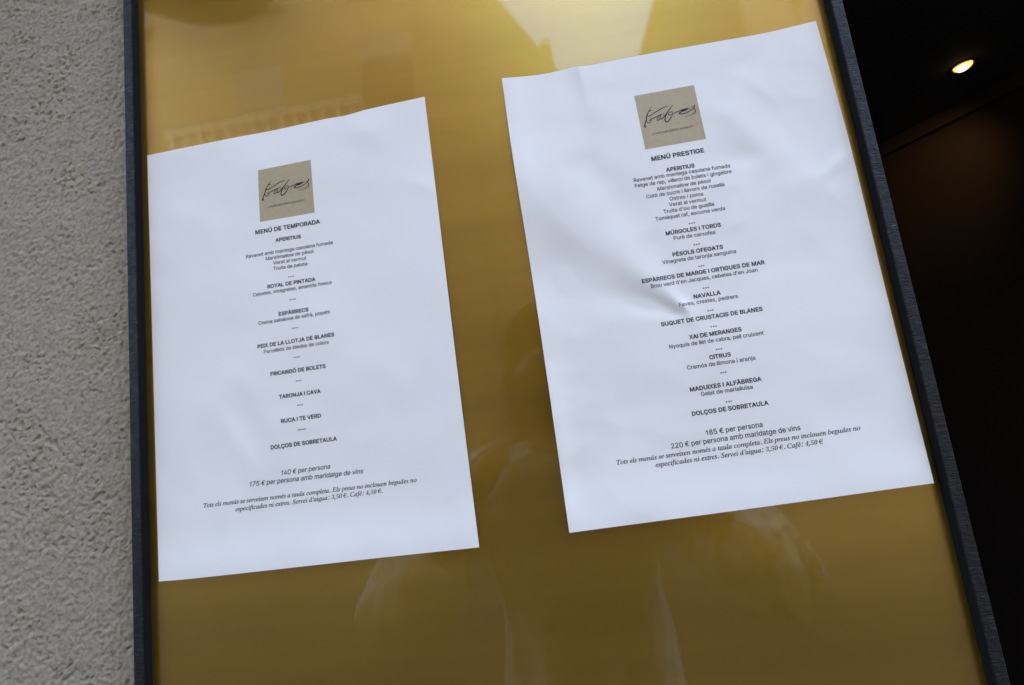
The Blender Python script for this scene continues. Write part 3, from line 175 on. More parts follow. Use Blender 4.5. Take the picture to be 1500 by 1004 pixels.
SERIF = {" ":[174,[]],"'":[151,[[118,306,140,480,203,480,155,306]]],",":[180,[[11,-87,46,-3,77,78,140,78,143,71,102,-8,54,-87]]],".":[180,[[87,-9,60,1,54,15,55,36,62,57,74,71,105,81,133,71,140,57,139,36,132,15,119,1]]],"0":[322,[[160,-7,115,1,83,23,64,58,56,105,57,162,68,229,85,295,108,352,136,399,169,433,210,455,260,462,304,455,335,433,354,398,363,352,361,294,352,228,333,162,311,104,282,58,248,23,207,1],[169,35,198,48,222,86,243,147,261,228,277,310,282,370,274,408,251,421,221,408,198,370,177,310,157,228,143,147,138,86,145,48]]],"3":[322,[[139,-7,100,-4,71,5,49,17,36,33,31,51,31,70,39,91,54,107,71,117,91,120,88,85,98,59,117,44,144,38,181,47,198,58,214,75,226,100,235,132,236,165,224,192,200,210,163,216,127,216,136,256,174,256,208,261,235,281,255,311,267,349,270,380,266,403,254,418,234,423,215,419,200,408,178,371,164,324,134,328,112,338,101,355,101,381,116,412,146,438,189,456,246,462,300,455,338,435,357,402,357,358,342,318,316,286,283,261,245,243,288,226,307,211,321,191,327,165,324,131,313,96,297,66,277,42,253,24,198,1]]],"4":[322,[[104,0,111,34,128,34,163,42,176,55,184,80,193,119,33,119,41,158,267,456,348,456,286,161,346,161,337,119,277,119,269,80,267,55,275,42,306,34,314,34,307,0],[82,161,202,161,225,273,239,333,254,395,241,374,223,348,203,321,189,303]]],"5":[322,[[140,-7,102,-4,73,5,53,17,41,33,37,51,38,71,46,90,58,104,74,112,94,115,92,79,106,49,120,41,140,38,178,48,195,60,211,79,223,105,233,141,237,182,228,212,206,229,175,235,137,231,108,223,84,235,149,456,368,456,346,339,313,339,312,361,309,379,291,386,172,386,137,267,166,274,203,276,261,268,303,243,324,200,322,141,311,103,294,71,273,46,248,26,195,1]]],":":[180,[[145,278,118,289,112,303,113,324,120,345,132,359,163,369,191,359,198,345,197,324,190,303,177,289],[87,-9,60,1,54,15,55,36,62,57,74,71,105,81,133,71,140,57,139,36,132,15,119,1]]],"C":[470,[[218,-10,164,-4,117,13,78,41,49,78,31,125,26,179,31,227,46,276,70,322,102,365,139,402,181,433,250,464,321,475,363,470,412,457,430,453,443,458,453,470,467,470,439,332,425,332,426,343,426,353,419,395,400,427,370,446,328,453,287,447,246,430,208,404,174,370,146,328,124,281,109,229,105,175,114,109,140,60,182,29,236,19,322,40,399,103,412,91,369,46,323,15,274,-4]]],"E":[454,[[-34,0,-30,13,-28,13,0,16,18,25,31,43,42,73,126,385,132,419,129,433,120,443,81,451,85,465,440,465,420,364,409,364,409,367,402,414,391,427,373,436,309,442,252,442,222,439,207,426,196,396,159,260,216,260,259,264,289,275,308,296,321,326,334,326,287,161,275,161,277,187,272,220,253,234,214,237,154,237,112,83,107,62,105,47,108,36,116,28,153,24,199,24,244,26,281,34,313,48,341,67,365,94,386,128,400,128,351,0]]],"S":[368,[[153,-9,108,-5,58,10,49,13,42,13,25,8,15,-8,3,-8,26,146,38,146,47,88,69,46,102,19,146,11,170,14,192,23,210,38,224,57,233,79,236,105,228,139,207,174,183,201,154,232,102,297,92,325,88,353,92,386,105,416,125,440,152,459,184,471,222,475,253,473,281,466,303,459,313,457,328,461,338,473,351,473,330,336,319,336,313,387,296,424,268,446,232,453,200,448,175,433,160,408,154,376,158,356,168,334,201,291,231,259,263,224,291,179,301,126,296,89,282,57,259,29,229,8,194,-5]]],"T":[419,[[50,0,52,13,58,13,97,19,121,41,139,89,228,417,230,429,226,438,212,441,194,441,126,432,102,420,84,404,59,352,44,353,74,465,461,465,439,350,426,350,427,361,427,371,423,404,410,425,386,437,346,441,318,441,305,437,298,423,208,93,198,43,202,28,212,19,257,13,265,13,261,0]]],"a":[342,[[50,-8,26,-3,8,10,-3,33,-7,64,0,119,18,175,49,228,90,274,136,306,183,316,217,307,232,280,241,309,292,309,231,90,222,44,224,37,233,35,252,46,282,80,291,72,240,12,195,-8,175,0,168,23,191,118,154,62,119,23,85,0],[82,33,98,37,116,48,152,87,185,141,210,201,219,257,210,288,185,299,154,291,124,266,96,226,74,175,58,122,53,73,60,43]]],"b":[340,[[82,-8,46,-5,18,6,1,20,-5,36,-2,50,88,404,92,424,93,437,86,452,61,455,50,455,54,467,94,472,123,479,156,487,162,485,163,480,103,251,155,300,214,316,251,310,280,289,299,258,306,218,301,177,287,137,266,99,238,64,204,35,166,12,125,-3],[95,9,132,17,168,40,199,75,224,119,241,167,246,211,242,241,230,264,211,279,186,283,155,276,126,254,102,217,83,167,54,66,50,38,61,17]]],"c":[298,[[99,-8,58,0,26,23,6,60,-1,109,3,142,12,175,48,237,102,286,150,309,199,316,228,313,249,302,262,286,267,267,258,239,247,231,233,228,211,235,204,255,207,268,214,279,218,284,220,289,215,297,197,299,162,292,130,271,101,238,79,196,64,150,59,107,63,73,76,46,96,29,122,23,174,38,228,82,238,71,169,12]]],"d":[354,[[61,-8,32,-3,10,13,-4,39,-9,73,-5,107,5,143,44,217,99,279,146,307,192,316,225,311,242,293,273,416,275,426,275,436,268,451,243,455,233,455,236,467,306,479,338,487,345,480,344,473,343,468,240,81,236,60,234,44,238,34,250,30,273,43,306,81,317,72,263,11,240,-3,217,-8,191,1,183,27,201,112,167,59,133,21,99,-1],[91,28,109,31,127,43,165,85,199,142,223,204,232,259,223,289,212,298,198,300,165,292,132,268,101,229,75,178,57,124,51,78,54,57,62,41,74,31]]],"e":[287,[[89,-7,50,0,21,21,2,54,-4,99,-1,131,9,165,46,231,101,283,148,308,195,316,222,313,242,303,254,287,258,266,245,226,208,189,147,161,61,142,57,118,56,98,63,58,84,34,119,26,168,39,221,81,231,71,198,36,165,12,128,-2],[64,158,124,173,168,199,195,233,204,271,198,291,180,298,159,294,137,280,95,230]]],"f":[199,[[-48,-153,-65,-150,-79,-142,-88,-130,-91,-116,-85,-94,-66,-87,-50,-92,-44,-108,-46,-119,-49,-127,-42,-134,-24,-128,-10,-108,2,-74,13,-25,71,283,7,283,12,304,75,304,83,340,104,403,135,449,173,477,216,487,240,483,259,473,271,458,275,439,267,416,243,408,224,415,218,435,219,441,221,447,224,455,219,465,206,469,172,447,148,383,132,304,210,304,207,283,128,283,101,150,67,7,33,-85,-5,-136]]],"g":[286,[[63,-153,16,-148,-21,-131,-44,-106,-52,-75,-30,-22,36,24,13,39,6,57,21,84,58,121,22,152,10,195,15,226,29,256,51,281,80,301,114,314,152,318,206,307,246,296,289,296,289,266,243,266,248,236,243,203,229,174,207,149,179,130,146,118,110,113,82,116,66,101,60,87,73,70,112,54,159,38,194,19,216,-6,223,-40,218,-71,203,-99,179,-122,147,-139,108,-150],[111,129,132,133,151,146,180,190,191,249,188,272,179,288,165,299,147,302,127,298,108,285,78,241,69,212,66,182,78,142],[75,-132,131,-124,165,-100,176,-60,173,-45,163,-31,132,-10,94,5,52,18,6,-20,-9,-64,0,-102,28,-125]]],"i":[177,[[122,394,98,404,88,428,98,452,122,463,147,452,157,428,147,403],[33,-8,8,1,0,29,3,53,11,86,55,241,58,254,60,264,57,275,50,282,17,287,20,299,65,305,96,310,124,316,131,308,130,303,128,296,63,79,58,52,61,37,72,32,96,45,130,84,140,74,84,12]]],"l":[172,[[32,-7,7,2,-2,26,2,54,13,99,98,412,101,433,99,446,92,453,58,459,60,471,104,476,134,482,163,487,171,481,168,465,62,84,56,50,59,38,68,34,90,46,122,82,133,72,105,37,77,12,52,-3]]],"m":[550,[[410,-7,384,2,376,31,384,78,424,218,430,255,426,270,411,275,393,270,371,258,325,210,279,137,251,72,228,0,175,0,235,203,245,257,241,270,227,275,196,263,155,230,113,179,86,129,63,70,40,0,-13,0,50,212,58,243,61,263,59,275,51,281,17,287,19,300,94,310,113,315,123,316,130,308,129,303,128,296,91,177,184,281,263,316,293,306,304,277,285,184,343,257,398,301,449,316,479,306,489,275,486,253,479,222,436,65,434,57,433,50,436,39,445,35,469,48,483,64,499,87,508,76,459,13]]],"n":[364,[[222,-9,198,1,189,28,216,140,242,254,238,269,225,275,195,263,159,232,123,189,93,142,67,82,42,0,-12,0,53,221,62,263,53,280,23,285,17,285,19,297,67,303,100,310,130,316,133,314,133,308,93,177,142,238,188,281,229,306,263,315,292,306,302,278,300,252,293,222,254,88,247,64,245,49,249,37,259,34,282,48,312,91,322,83,273,14]]],"o":[350,[[105,-8,61,-1,26,22,3,57,-4,102,0,140,14,178,35,215,61,247,93,276,128,298,165,312,201,316,248,309,283,286,306,251,314,206,310,172,299,138,260,73,203,23,155,0],[113,11,140,17,166,32,190,55,211,85,243,155,255,226,240,281,197,299,165,291,132,268,103,231,78,183,61,132,56,83,60,52,71,30,89,16]]],"p":[340,[[-96,-149,-93,-137,-66,-133,-49,-126,-38,-111,-29,-87,54,235,58,249,60,262,58,274,52,281,16,285,19,298,62,303,93,309,124,316,130,310,128,299,112,250,168,300,226,316,260,310,286,292,302,263,308,226,303,185,290,144,270,105,243,69,212,38,177,13,140,-2,101,-7,72,-4,50,5,30,-81,23,-113,26,-124,36,-132,77,-138,73,-149],[101,9,128,14,155,30,180,53,202,82,235,153,248,228,245,253,235,271,220,282,199,286,166,278,136,253,110,213,91,162,66,64,64,51,62,40,72,17]]],"r":[223,[[-13,0,46,209,56,259,53,272,47,279,13,284,15,297,59,304,90,310,118,316,124,314,124,308,89,179,158,282,208,316,229,307,237,283,234,266,226,253,214,243,200,240,180,248,170,268,95,157,41,0]]],"s":[248,[[78,-8,32,-1,6,6,-4,4,-9,-4,-22,-4,-7,106,4,105,10,65,24,35,45,16,71,10,93,14,110,26,122,45,126,69,120,93,104,120,83,147,63,175,46,206,40,238,46,269,63,294,90,311,123,316,166,310,193,302,205,305,209,314,220,314,207,214,195,214,175,278,130,299,115,296,102,287,94,275,91,261,97,237,116,208,136,181,155,154,173,122,179,89,176,63,166,40,151,20,130,5,106,-5]]],"t":[186,[[33,-8,9,1,1,26,2,44,7,62,66,283,19,283,22,297,82,326,136,392,151,392,126,304,183,304,177,283,120,283,66,78,60,45,63,34,72,31,93,43,124,79,134,68,82,11]]],"u":[364,[[46,-8,28,-5,15,4,7,18,4,38,8,69,19,116,50,228,54,247,56,265,53,276,47,283,13,287,15,300,59,306,90,311,119,316,128,312,127,304,125,296,71,107,62,74,59,54,64,38,79,32,100,38,124,54,177,115,227,203,261,309,314,309,255,92,246,47,250,36,260,32,284,45,315,84,324,75,274,13,222,-8,197,1,189,27,199,81,220,153,171,82,127,32,86,2]]],"v":[297,[[61,-8,50,171,45,231,36,265,21,281,-1,286,-6,286,-3,299,28,305,52,310,69,315,79,316,93,284,102,188,109,58,164,117,205,170,232,213,240,239,231,254,216,270,209,288,218,309,240,317,253,314,264,306,273,275,244,196,159,85,75,-8]]],"x":[278,[[154,-8,138,-5,126,3,107,58,94,121,46,54,8,9,-11,-2,-32,-6,-54,2,-62,23,-54,43,-35,51,-18,46,-1,41,13,47,30,64,89,148,69,245,55,276,28,285,12,285,-3,283,-1,296,63,309,83,315,96,316,106,311,112,297,131,206,177,271,203,302,219,312,238,315,262,308,270,288,263,269,244,261,226,266,218,269,212,270,197,263,136,181,156,87,162,65,167,48,175,38,185,35,208,48,238,86,248,75,197,13]]],"è":[287,[[89,-7,50,0,21,21,2,54,-4,99,-1,131,9,165,46,231,101,283,148,308,195,316,222,313,242,303,254,287,258,266,245,226,208,189,147,161,61,142,57,118,56,98,63,58,84,34,119,26,168,39,221,81,231,71,198,36,165,12,128,-2],[64,158,124,173,168,199,195,233,204,271,198,291,180,298,159,294,137,280,95,230],[167,470,227,470,237,355,205,355]]],"é":[287,[[89,-7,50,0,21,21,2,54,-4,99,-1,131,9,165,46,231,101,283,148,308,195,316,222,313,242,303,254,287,258,266,245,226,208,189,147,161,61,142,57,118,56,98,63,58,84,34,119,26,168,39,221,81,231,71,198,36,165,12,128,-2],[64,158,124,173,168,199,195,233,204,271,198,291,180,298,159,294,137,280,95,230],[152,355,212,470,272,470,182,355]]],"ú":[364,[[46,-8,28,-5,15,4,7,18,4,38,8,69,19,116,50,228,54,247,56,265,53,276,47,283,13,287,15,300,59,306,90,311,119,316,128,312,127,304,125,296,71,107,62,74,59,54,64,38,79,32,100,38,124,54,177,115,227,203,261,309,314,309,255,92,246,47,250,36,260,32,284,45,315,84,324,75,274,13,222,-8,197,1,189,27,199,81,220,153,171,82,127,32,86,2],[189,355,249,470,309,470,219,355]]],"€":[367,[[181,-10,141,-4,107,13,78,40,56,76,43,121,39,174,43,220,54,268,72,312,95,354,123,390,154,420,205,450,258,461,289,456,325,443,338,439,348,444,355,456,366,456,345,322,334,322,335,333,335,342,330,383,316,414,294,433,263,439,232,434,202,417,174,392,149,359,128,318,112,273,101,222,98,170,104,106,124,58,155,28,195,18,258,39,315,100,325,88,293,45,259,15,223,-4],[5,190,12,216,290,216,283,190],[18,255,25,281,308,281,301,255]]]}
LEFT = [["t","MENÚ DE TEMPORADA",67.61,-69.56,114.52,-68.99],["b","APERITIUS",81.74,-77.24,100.16,-77.31],["r","Ravenet amb mantega casolana fumada",59.91,-85.62,122.31,-85.0],["r","~Marshmallow~ de pèsol",73.8,-89.32,108.23,-89.11],["r","Verat al vermut",79.2,-93.07,102.89,-93.12],["r","Truita de patata",79.06,-97.13,103.29,-97.15],["*","***",89.73,-103.37,92.95,-103.33],["b","ROYAL DE PINTADA",74.12,-109.21,108.36,-108.85],["r","Cebetes, vinagretes, amanida fresca",63.38,-113.38,119.32,-112.58],["*","***",89.76,-119.33,93.05,-119.29],["b","ESPÀRRECS",80.9,-129.21,102.02,-128.93],["r","Crema sabaiona de safrà, popets",66.28,-133.55,116.75,-132.44],["*","***",90.01,-139.08,93.28,-139.02],["b","PEIX DE LA LLOTJA DE BLANES",64.72,-149.33,118.56,-148.28],["r","Farcellets de bledes de colors",69.03,-153.35,114.35,-152.76],["*","***",90.23,-158.86,93.29,-158.72],["b","FRICANDÓ DE BOLETS",72.77,-168.91,111.05,-168.46],["*","***",90.42,-174.61,93.3,-174.57],["b","TARONJA I CAVA",77.76,-184.73,106.45,-184.35],["*","***",90.43,-190.57,93.39,-190.49],["b","RUCA I TE VERD",78.18,-200.64,105.51,-200.19],["*","****",89.83,-206.45,94.16,-206.44],["b","DOLÇOS DE SOBRETAULA",70.07,-216.7,114.99,-216.08],["q","140 € per persona",76.35,-233.75,109.28,-233.25],["q","175 € per persona amb maridatge de vins",54.66,-238.61,130.8,-238.59],["s","Tots els menús se serveixen només a taula completa. Els preus no inclouen begudes no",22.24,-248.51,164.69,-247.64],["s","especificades ni extres. Servei d'aigua: 3,50 €. Cafè: 4,50 €.",43.88,-253.08,142.27,-251.9]]
RIGHT = [["t","MENÚ PRESTIGE",340.31,-63.02,373.93,-62.7],["b","APERITIUS",348.15,-71.79,366.34,-71.75],["r","Ravenet amb mantega casolana fumada",326.91,-75.31,387.91,-75.51],["r","Fetge de rap, ~villeroi~ de bolets i gingebre",327.09,-79.16,388.11,-79.51],["r","~Marshmallow~ de pèsol",340.54,-83.6,374.35,-83.42],["r","Cotó de sucre i llavors de rosella",333.01,-87.56,382.27,-87.33],["r","Ostres i poma",347.23,-91.38,368.32,-91.4],["r","Verat al vermut",346.2,-95.2,369.55,-95.34],["r","Truita d'ou de guatlla",342.02,-99.31,373.77,-99.12],["r","Tomàquet raf, escuma verda",336.31,-103.31,379.85,-103.06],["*","***",356.69,-108.49,359.69,-108.39],["b","MÚRGOLES I TORDS",341.08,-113.78,375.5,-113.35],["r","Purè de carxofes",345.46,-117.57,371.33,-117.56],["*","***",357.3,-122.65,360.2,-122.52],["b","PÈSOLS OFEGATS",342.91,-128.14,374.21,-127.72],["r","Vinagreta de taronja sanguina",335.83,-132.08,381.42,-131.66],["*","***",357.7,-136.85,360.53,-136.75],["b","ESPÀRRECS DE MARGE I ORTIGUES DE MAR",321.45,-142.33,396.95,-141.26],["r","Brou verd d'en Jacques, cebetes d'en Joan",326.51,-146.33,391.9,-145.32],["*","***",357.94,-150.98,360.78,-150.97],["b","NAVALLA",351.06,-156.68,367.61,-156.22],["r","Faves, crestes, pedrers",341.47,-160.44,377.24,-159.98],["*","***",358.19,-165.41,361.01,-165.34],["b","SUQUET DE CRUSTACIS DE BLANES",328.61,-171.15,390.27,-169.88],["*","***",358.37,-175.57,361.26,-175.55],["b","XAI DE MERANGES",343.97,-181.38,375.72,-180.65],["r","Nyoquis de llet de cabra, pell cruixent",331.3,-185.64,388.12,-184.57],["*","***",358.94,-189.85,361.74,-189.77],["b","CITRUS",353.8,-195.29,366.73,-195.0],["r","Cremós de llimona i aranja",339.66,-199.74,380.4,-198.92],["*","***",359.05,-204.26,361.82,-204.16],["b","MADUIXES I ALFÀBREGA",339.08,-213.15,381.7,-211.97],["r","Gelat de marialluïsa",345.08,-216.61,375.75,-215.96],["*","***",359.09,-221.88,361.84,-221.81],["b","DOLÇOS DE SOBRETAULA",337.75,-227.67,382.94,-226.49],["p","185 € per persona",344.08,-239.98,377.18,-238.83],["p","220 € per persona amb maridatge de vins",322.45,-245.39,398.04,-243.25],["s","Tots els menús se serveixen només a taula completa. Els preus no inclouen begudes no",288.81,-251.2,431.1,-247.2],["s","especificades ni extres. Servei d'aigua: 3,50 €. Cafè: 4,50 €",311.51,-255.13,409.08,-252.42]]
EDGES = {"L":[[[-11.33,3.28],[54.41,5.03],[84.66,5.26],[121.96,6.84],[139.62,6.95],[154.33,8.48],[196.15,10.34]],[[-10.1,-291.12],[11.92,-291.46],[101.26,-290.88],[138.35,-290.54],[199.41,-290.44]],[[-11.33,3.28],[-10.69,-143.47],[-10.1,-291.12]],[[196.15,10.34],[196.93,-64.73],[198.02,-189.14],[199.41,-290.44]]],"R":[[[250.91,13.75],[275.27,11.45],[290.18,11.7],[302.27,12.38],[309.67,11.68],[333.17,12.15],[354.55,12.33],[385.52,12.33],[427.83,12.32],[458.98,14.35]],[[254.85,-287.57],[262.7,-287.25],[330.19,-285.41],[385.01,-283.76],[438.35,-281.91],[463.7,-281.12]],[[250.91,13.75],[251.14,-39.28],[253.26,-125.22],[254.18,-194.22],[254.85,-287.57]],[[458.98,14.35],[460.71,-31.05],[461.87,-74.1],[462.48,-175.96],[463.7,-281.12]]]}
SQ = {"L":[[72.06,-22.88],[111.01,-21.68],[111.15,-60.68],[71.44,-61.01]],"R":[[336.43,-15.97],[375.48,-15.51],[376.58,-54.0],[337.57,-54.36]]}
SIG = [[9,[346.51,-25.47],[345.67,-26.24],[344.69,-27.46],[343.46,-29.26],[342.55,-31.25],[341.8,-33.16],[341.53,-34.82],[341.77,-35.89],[342.59,-36.55],[343.73,-36.25],[344.54,-35.48],[344.58,-34.87],[343.82,-34.73],[342.89,-35.31]],[14,[342.88,-29.94],[342.13,-31.68],[341.2,-34.59],[340.36,-36.48],[339.7,-38.07],[339.55,-39.6]],[20,[340.35,-37.91],[339.64,-39.42]],[10,[342.94,-29.61],[343.86,-28.75],[344.87,-28.25],[346.21,-28.26]],[12,[342.15,-31.0],[343.05,-31.79],[344.14,-31.78],[346.16,-30.89],[349.54,-29.23],[352.87,-27.93],[355.15,-27.27],[356.76,-26.95]],[12,[342.9,-35.24],[344.19,-34.39],[345.34,-33.99],[348.29,-33.1],[350.92,-32.23],[352.52,-31.91]],[7,[352.52,-31.91],[353.64,-31.71]],[10,[351.49,-32.13],[350.0,-33.08],[348.72,-34.28],[348.18,-35.27],[348.53,-35.81],[349.63,-35.3],[350.96,-33.84],[350.91,-32.63]],[13,[349.76,-35.08],[350.72,-35.33],[352.04,-34.82],[353.86,-33.18],[355.34,-31.75],[357.24,-29.65],[359.81,-26.88]],[14,[357.23,-29.71],[355.0,-32.3],[353.91,-34.22],[353.25,-36.14],[353.52,-37.48],[354.3,-37.97],[355.67,-37.2],[357.55,-35.17],[358.65,-33.4]],[9,[358.65,-33.4],[358.92,-32.15],[358.48,-31.49],[357.36,-31.72],[355.88,-32.6],[356.17,-33.48],[357.85,-33.42],[359.48,-32.87]],[12,[359.32,-32.91],[361.45,-32.21],[363.37,-31.82],[366.27,-31.07],[370.61,-30.93]],[22,[364.02,-31.6],[366.51,-31.46],[368.39,-31.3]],[13,[369.34,-31.13],[367.01,-32.16],[364.82,-32.33],[363.84,-32.66]],[16,[364.47,-32.61],[363.46,-33.1],[362.69,-33.64]],[11,[362.68,-33.67],[364.2,-34.16],[366.37,-34.09],[368.63,-33.49],[370.99,-32.3],[372.42,-31.47]],[10,[371.87,-30.76],[372.22,-30.48],[372.4,-31.27],[373.22,-32.71],[373.4,-33.6],[372.7,-34.83],[370.71,-35.71],[368.77,-36.24]],[6,[368.77,-36.24],[367.2,-36.42],[366.03,-36.47]],[13,[372.98,-29.67],[373.32,-29.49],[373.38,-30.19],[372.88,-31.12]]]
LOGOT = [343.06,-45.33,370.28,-44.51]
# ---------------------------------------------------------------- the street
paving = from_bm('pavement', box(bmesh.new(), -14, 14, -3.0, 0.30, -.2, 0), plain('paving_stone', (.05, .040, .030), .85, 2))
tag(paving, kind='structure')
tag(from_bm('road', box(bmesh.new(), -14, 14, -6.6, -3.0, -.3, -.12), plain('asphalt', (.04, .04, .04), .9, 20)), kind='structure')
tag(from_bm('far_pavement', box(bmesh.new(), -14, 14, -8.0, -6.6, -.2, 0), plain('far_paving_stone', (.06, .055, .05), .85, 2)), kind='structure')
tag(from_bm('ground', box(bmesh.new(), -80, 80, -80, 80, -.5, -.35), plain('earth', (.10, .09, .07), .95, .5)), kind='structure')
# own facade: masonry behind the render, lintel over the doorway
fac = empty('restaurant_facade', (-.5, .2, 0), 'grey rough rendered street wall at the left of the menu board', 'wall')
M_MASON = plain('masonry_grey', (.25, .23, .2), .9, 20)
boxo('wall_core', -6, .466, .016, .34, 0, 16, M_MASON, fac)
boxo('lintel', .466, 2.7, .016, .34, 2.490, 16, M_MASON, fac)
boxo('door_pier', 2.7, 8, .016, .34, 0, 16, M_MASON, fac)
# rough render: real relief, fine where the board hangs
def vnoise(X, Y, scale, seed, ridge=False):
    x = X/scale; y = Y/scale; xi = np.floor(x).astype(np.int64); yi = np.floor(y).astype(np.int64)
    fx = x-xi; fy = y-yi; fx = fx*fx*(3-2*fx); fy = fy*fy*(3-2*fy)
    def h(i, j):
        n = (i*374761393 + j*668265263 + seed*974634777) & 0x7fffffff
        n = ((n ^ (n >> 13))*1274126177) & 0x7fffffff
        return ((n ^ (n >> 16)) & 0xffff)/65535.0
    return (h(xi, yi)*(1-fx)+h(xi+1, yi)*fx)*(1-fy)+(h(xi, yi+1)*(1-fx)+h(xi+1, yi+1)*fx)*fy
def spans(parts):
    out = []
    for a, b, s in parts: out += list(np.arange(a, b-1e-9, s))
    return np.array(out+[parts[-1][1]])
xs = spans([(-5.9, -.9, .1), (-.9, -.32, .006), (-.32, -.17, .0016), (-.17, -.0240, .0006)])
zs = spans([(.02, 1.0, .02), (1.0, 1.29, .004), (1.29, 1.88, .0006), (1.88, 2.2, .004), (2.2, 15.9, .25)])
X, Zz = np.meshgrid(xs, zs)
def rn(scale, seed, ang):
    c_, s_ = math.cos(ang), math.sin(ang)
    return vnoise(X*c_+Zz*s_+50, -X*s_+Zz*c_+50, scale, seed)
H = .70*rn(.026, 1, .3) + .25*rn(.0075, 2, .9) + .65*rn(.0034, 3, .5) + .75*rn(.0021, 4, 1.2) + .45*rn(.0014, 7, .2)
pit = rn(.0024, 9, .7); big = rn(.022, 10, 1.1)
H -= 1.25*np.clip((pit*.72+big*.38-.79)/.12, 0, 1)
near = .85*np.clip((.5-np.abs(X))/.2, .25, 1)
Yy = .0035 - .00085*(H-1.5)*near
Yy = np.where(X > -.0245, .012, Yy)
co = np.stack([X.ravel(), Yy.ravel(), Zz.ravel()], 1)
nx, nz = len(xs), len(zs)
ii = (np.arange(nz-1)[:, None]*nx + np.arange(nx-1)[None, :]).ravel()
quads = np.stack([ii, ii+1, ii+1+nx, ii+nx], 1)
me = bpy.data.meshes.new('render_coat')
me.vertices.add(len(co)); me.vertices.foreach_set('co', co.astype(np.float32).ravel())
me.loops.add(len(quads)*4); me.loops.foreach_set('vertex_index', quads.astype(np.int32).ravel())
me.polygons.add(len(quads)); me.polygons.foreach_set('loop_start', (np.arange(len(quads))*4).astype(np.int32))
me.polygons.foreach_set('use_smooth', np.ones(len(quads), dtype=bool))
me.update(calc_edges=True); me.validate()
link('render_coat', me, M_STUCCO, fac)
boxo('soffit_render', -.0, .466, .014, .0155, 2.2, 15.9, M_MASON, fac)
# ---------------------------------------------------------------- doorway passage
ZC = CAM[2] + 1.0
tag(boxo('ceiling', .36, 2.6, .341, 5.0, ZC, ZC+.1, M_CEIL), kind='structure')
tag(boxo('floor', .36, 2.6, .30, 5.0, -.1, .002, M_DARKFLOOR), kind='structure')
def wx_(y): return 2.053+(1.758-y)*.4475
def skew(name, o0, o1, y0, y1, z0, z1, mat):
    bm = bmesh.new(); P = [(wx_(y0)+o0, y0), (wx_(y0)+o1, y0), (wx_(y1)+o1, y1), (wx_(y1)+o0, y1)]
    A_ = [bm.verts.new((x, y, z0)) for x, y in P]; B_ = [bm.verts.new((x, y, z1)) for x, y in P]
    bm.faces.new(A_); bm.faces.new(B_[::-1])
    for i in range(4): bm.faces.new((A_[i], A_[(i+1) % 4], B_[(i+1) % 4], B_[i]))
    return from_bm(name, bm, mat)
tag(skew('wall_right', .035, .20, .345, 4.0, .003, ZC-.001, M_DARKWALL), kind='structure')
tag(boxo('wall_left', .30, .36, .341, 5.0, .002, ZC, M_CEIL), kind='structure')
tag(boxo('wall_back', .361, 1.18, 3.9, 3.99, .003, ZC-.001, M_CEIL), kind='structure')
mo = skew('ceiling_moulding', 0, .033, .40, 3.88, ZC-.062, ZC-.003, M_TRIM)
tag(mo, 'narrow dark brown moulding where the black ceiling meets the brown wall', 'moulding')
# recessed spotlight
LX, LY = CAM[0]+1.652, CAM[1]+1.647
lampo = empty('ceiling_spotlight', (LX, LY, ZC), 'small warm glowing spotlight in the black ceiling of the doorway', 'spotlight')
bm = lathe(bmesh.new(), [(.030, -.0005), (.038, -.0005), (.038, -.003), (.030, -.004), (.027, -.002), (.027, .0)], (LX, LY, ZC), 40)
from_bm('trim_ring', bm, M_BLACK, lampo, True)
bm = lathe(bmesh.new(), [(.0265, -.001), (.0245, -.007), (.018, -.013), (.009, -.016), (.0001, -.017)], (LX, LY, ZC), 40)
lens = MB('spotlight_lens', (0.9, .6, .3), .3)
lens.b.inputs['Emission Color'].default_value = (1, .50, .13, 1); lens.b.inputs['Emission Strength'].default_value = .17
from_bm('lens', bm, lens.m, lampo, True)
bulb = MB('spotlight_bulb', (1, .9, .7), .3)
bulb.b.inputs['Emission Color'].default_value = (1, .70, .32, 1); bulb.b.inputs['Emission Strength'].default_value = .7
bm = bmesh.new(); bmesh.ops.create_uvsphere(bm, u_segments=20, v_segments=12, radius=.0155, matrix=Matrix.Translation((LX-.007, LY-.004, ZC-.011)) @ Matrix.Diagonal((1, 1, .7, 1)))
from_bm('bulb', bm, bulb.m, lampo, True)
ld = bpy.data.lights.new('spotlight_glow', 'SPOT'); ld.energy = .42; ld.color = (1, .55, .20); ld.spot_size = math.radians(85); ld.spot_blend = 1; ld.shadow_soft_size = .03
lo = bpy.data.objects.new('spotlight_glow', ld); C.objects.link(lo); lo.parent = lampo; lo.location = (0, 0, -.035)
lo.rotation_euler = (Vector((LX, LY, ZC-.035))-Vector((2.03, 1.86, ZC-.33))).to_track_quat('Z', 'Y').to_euler()
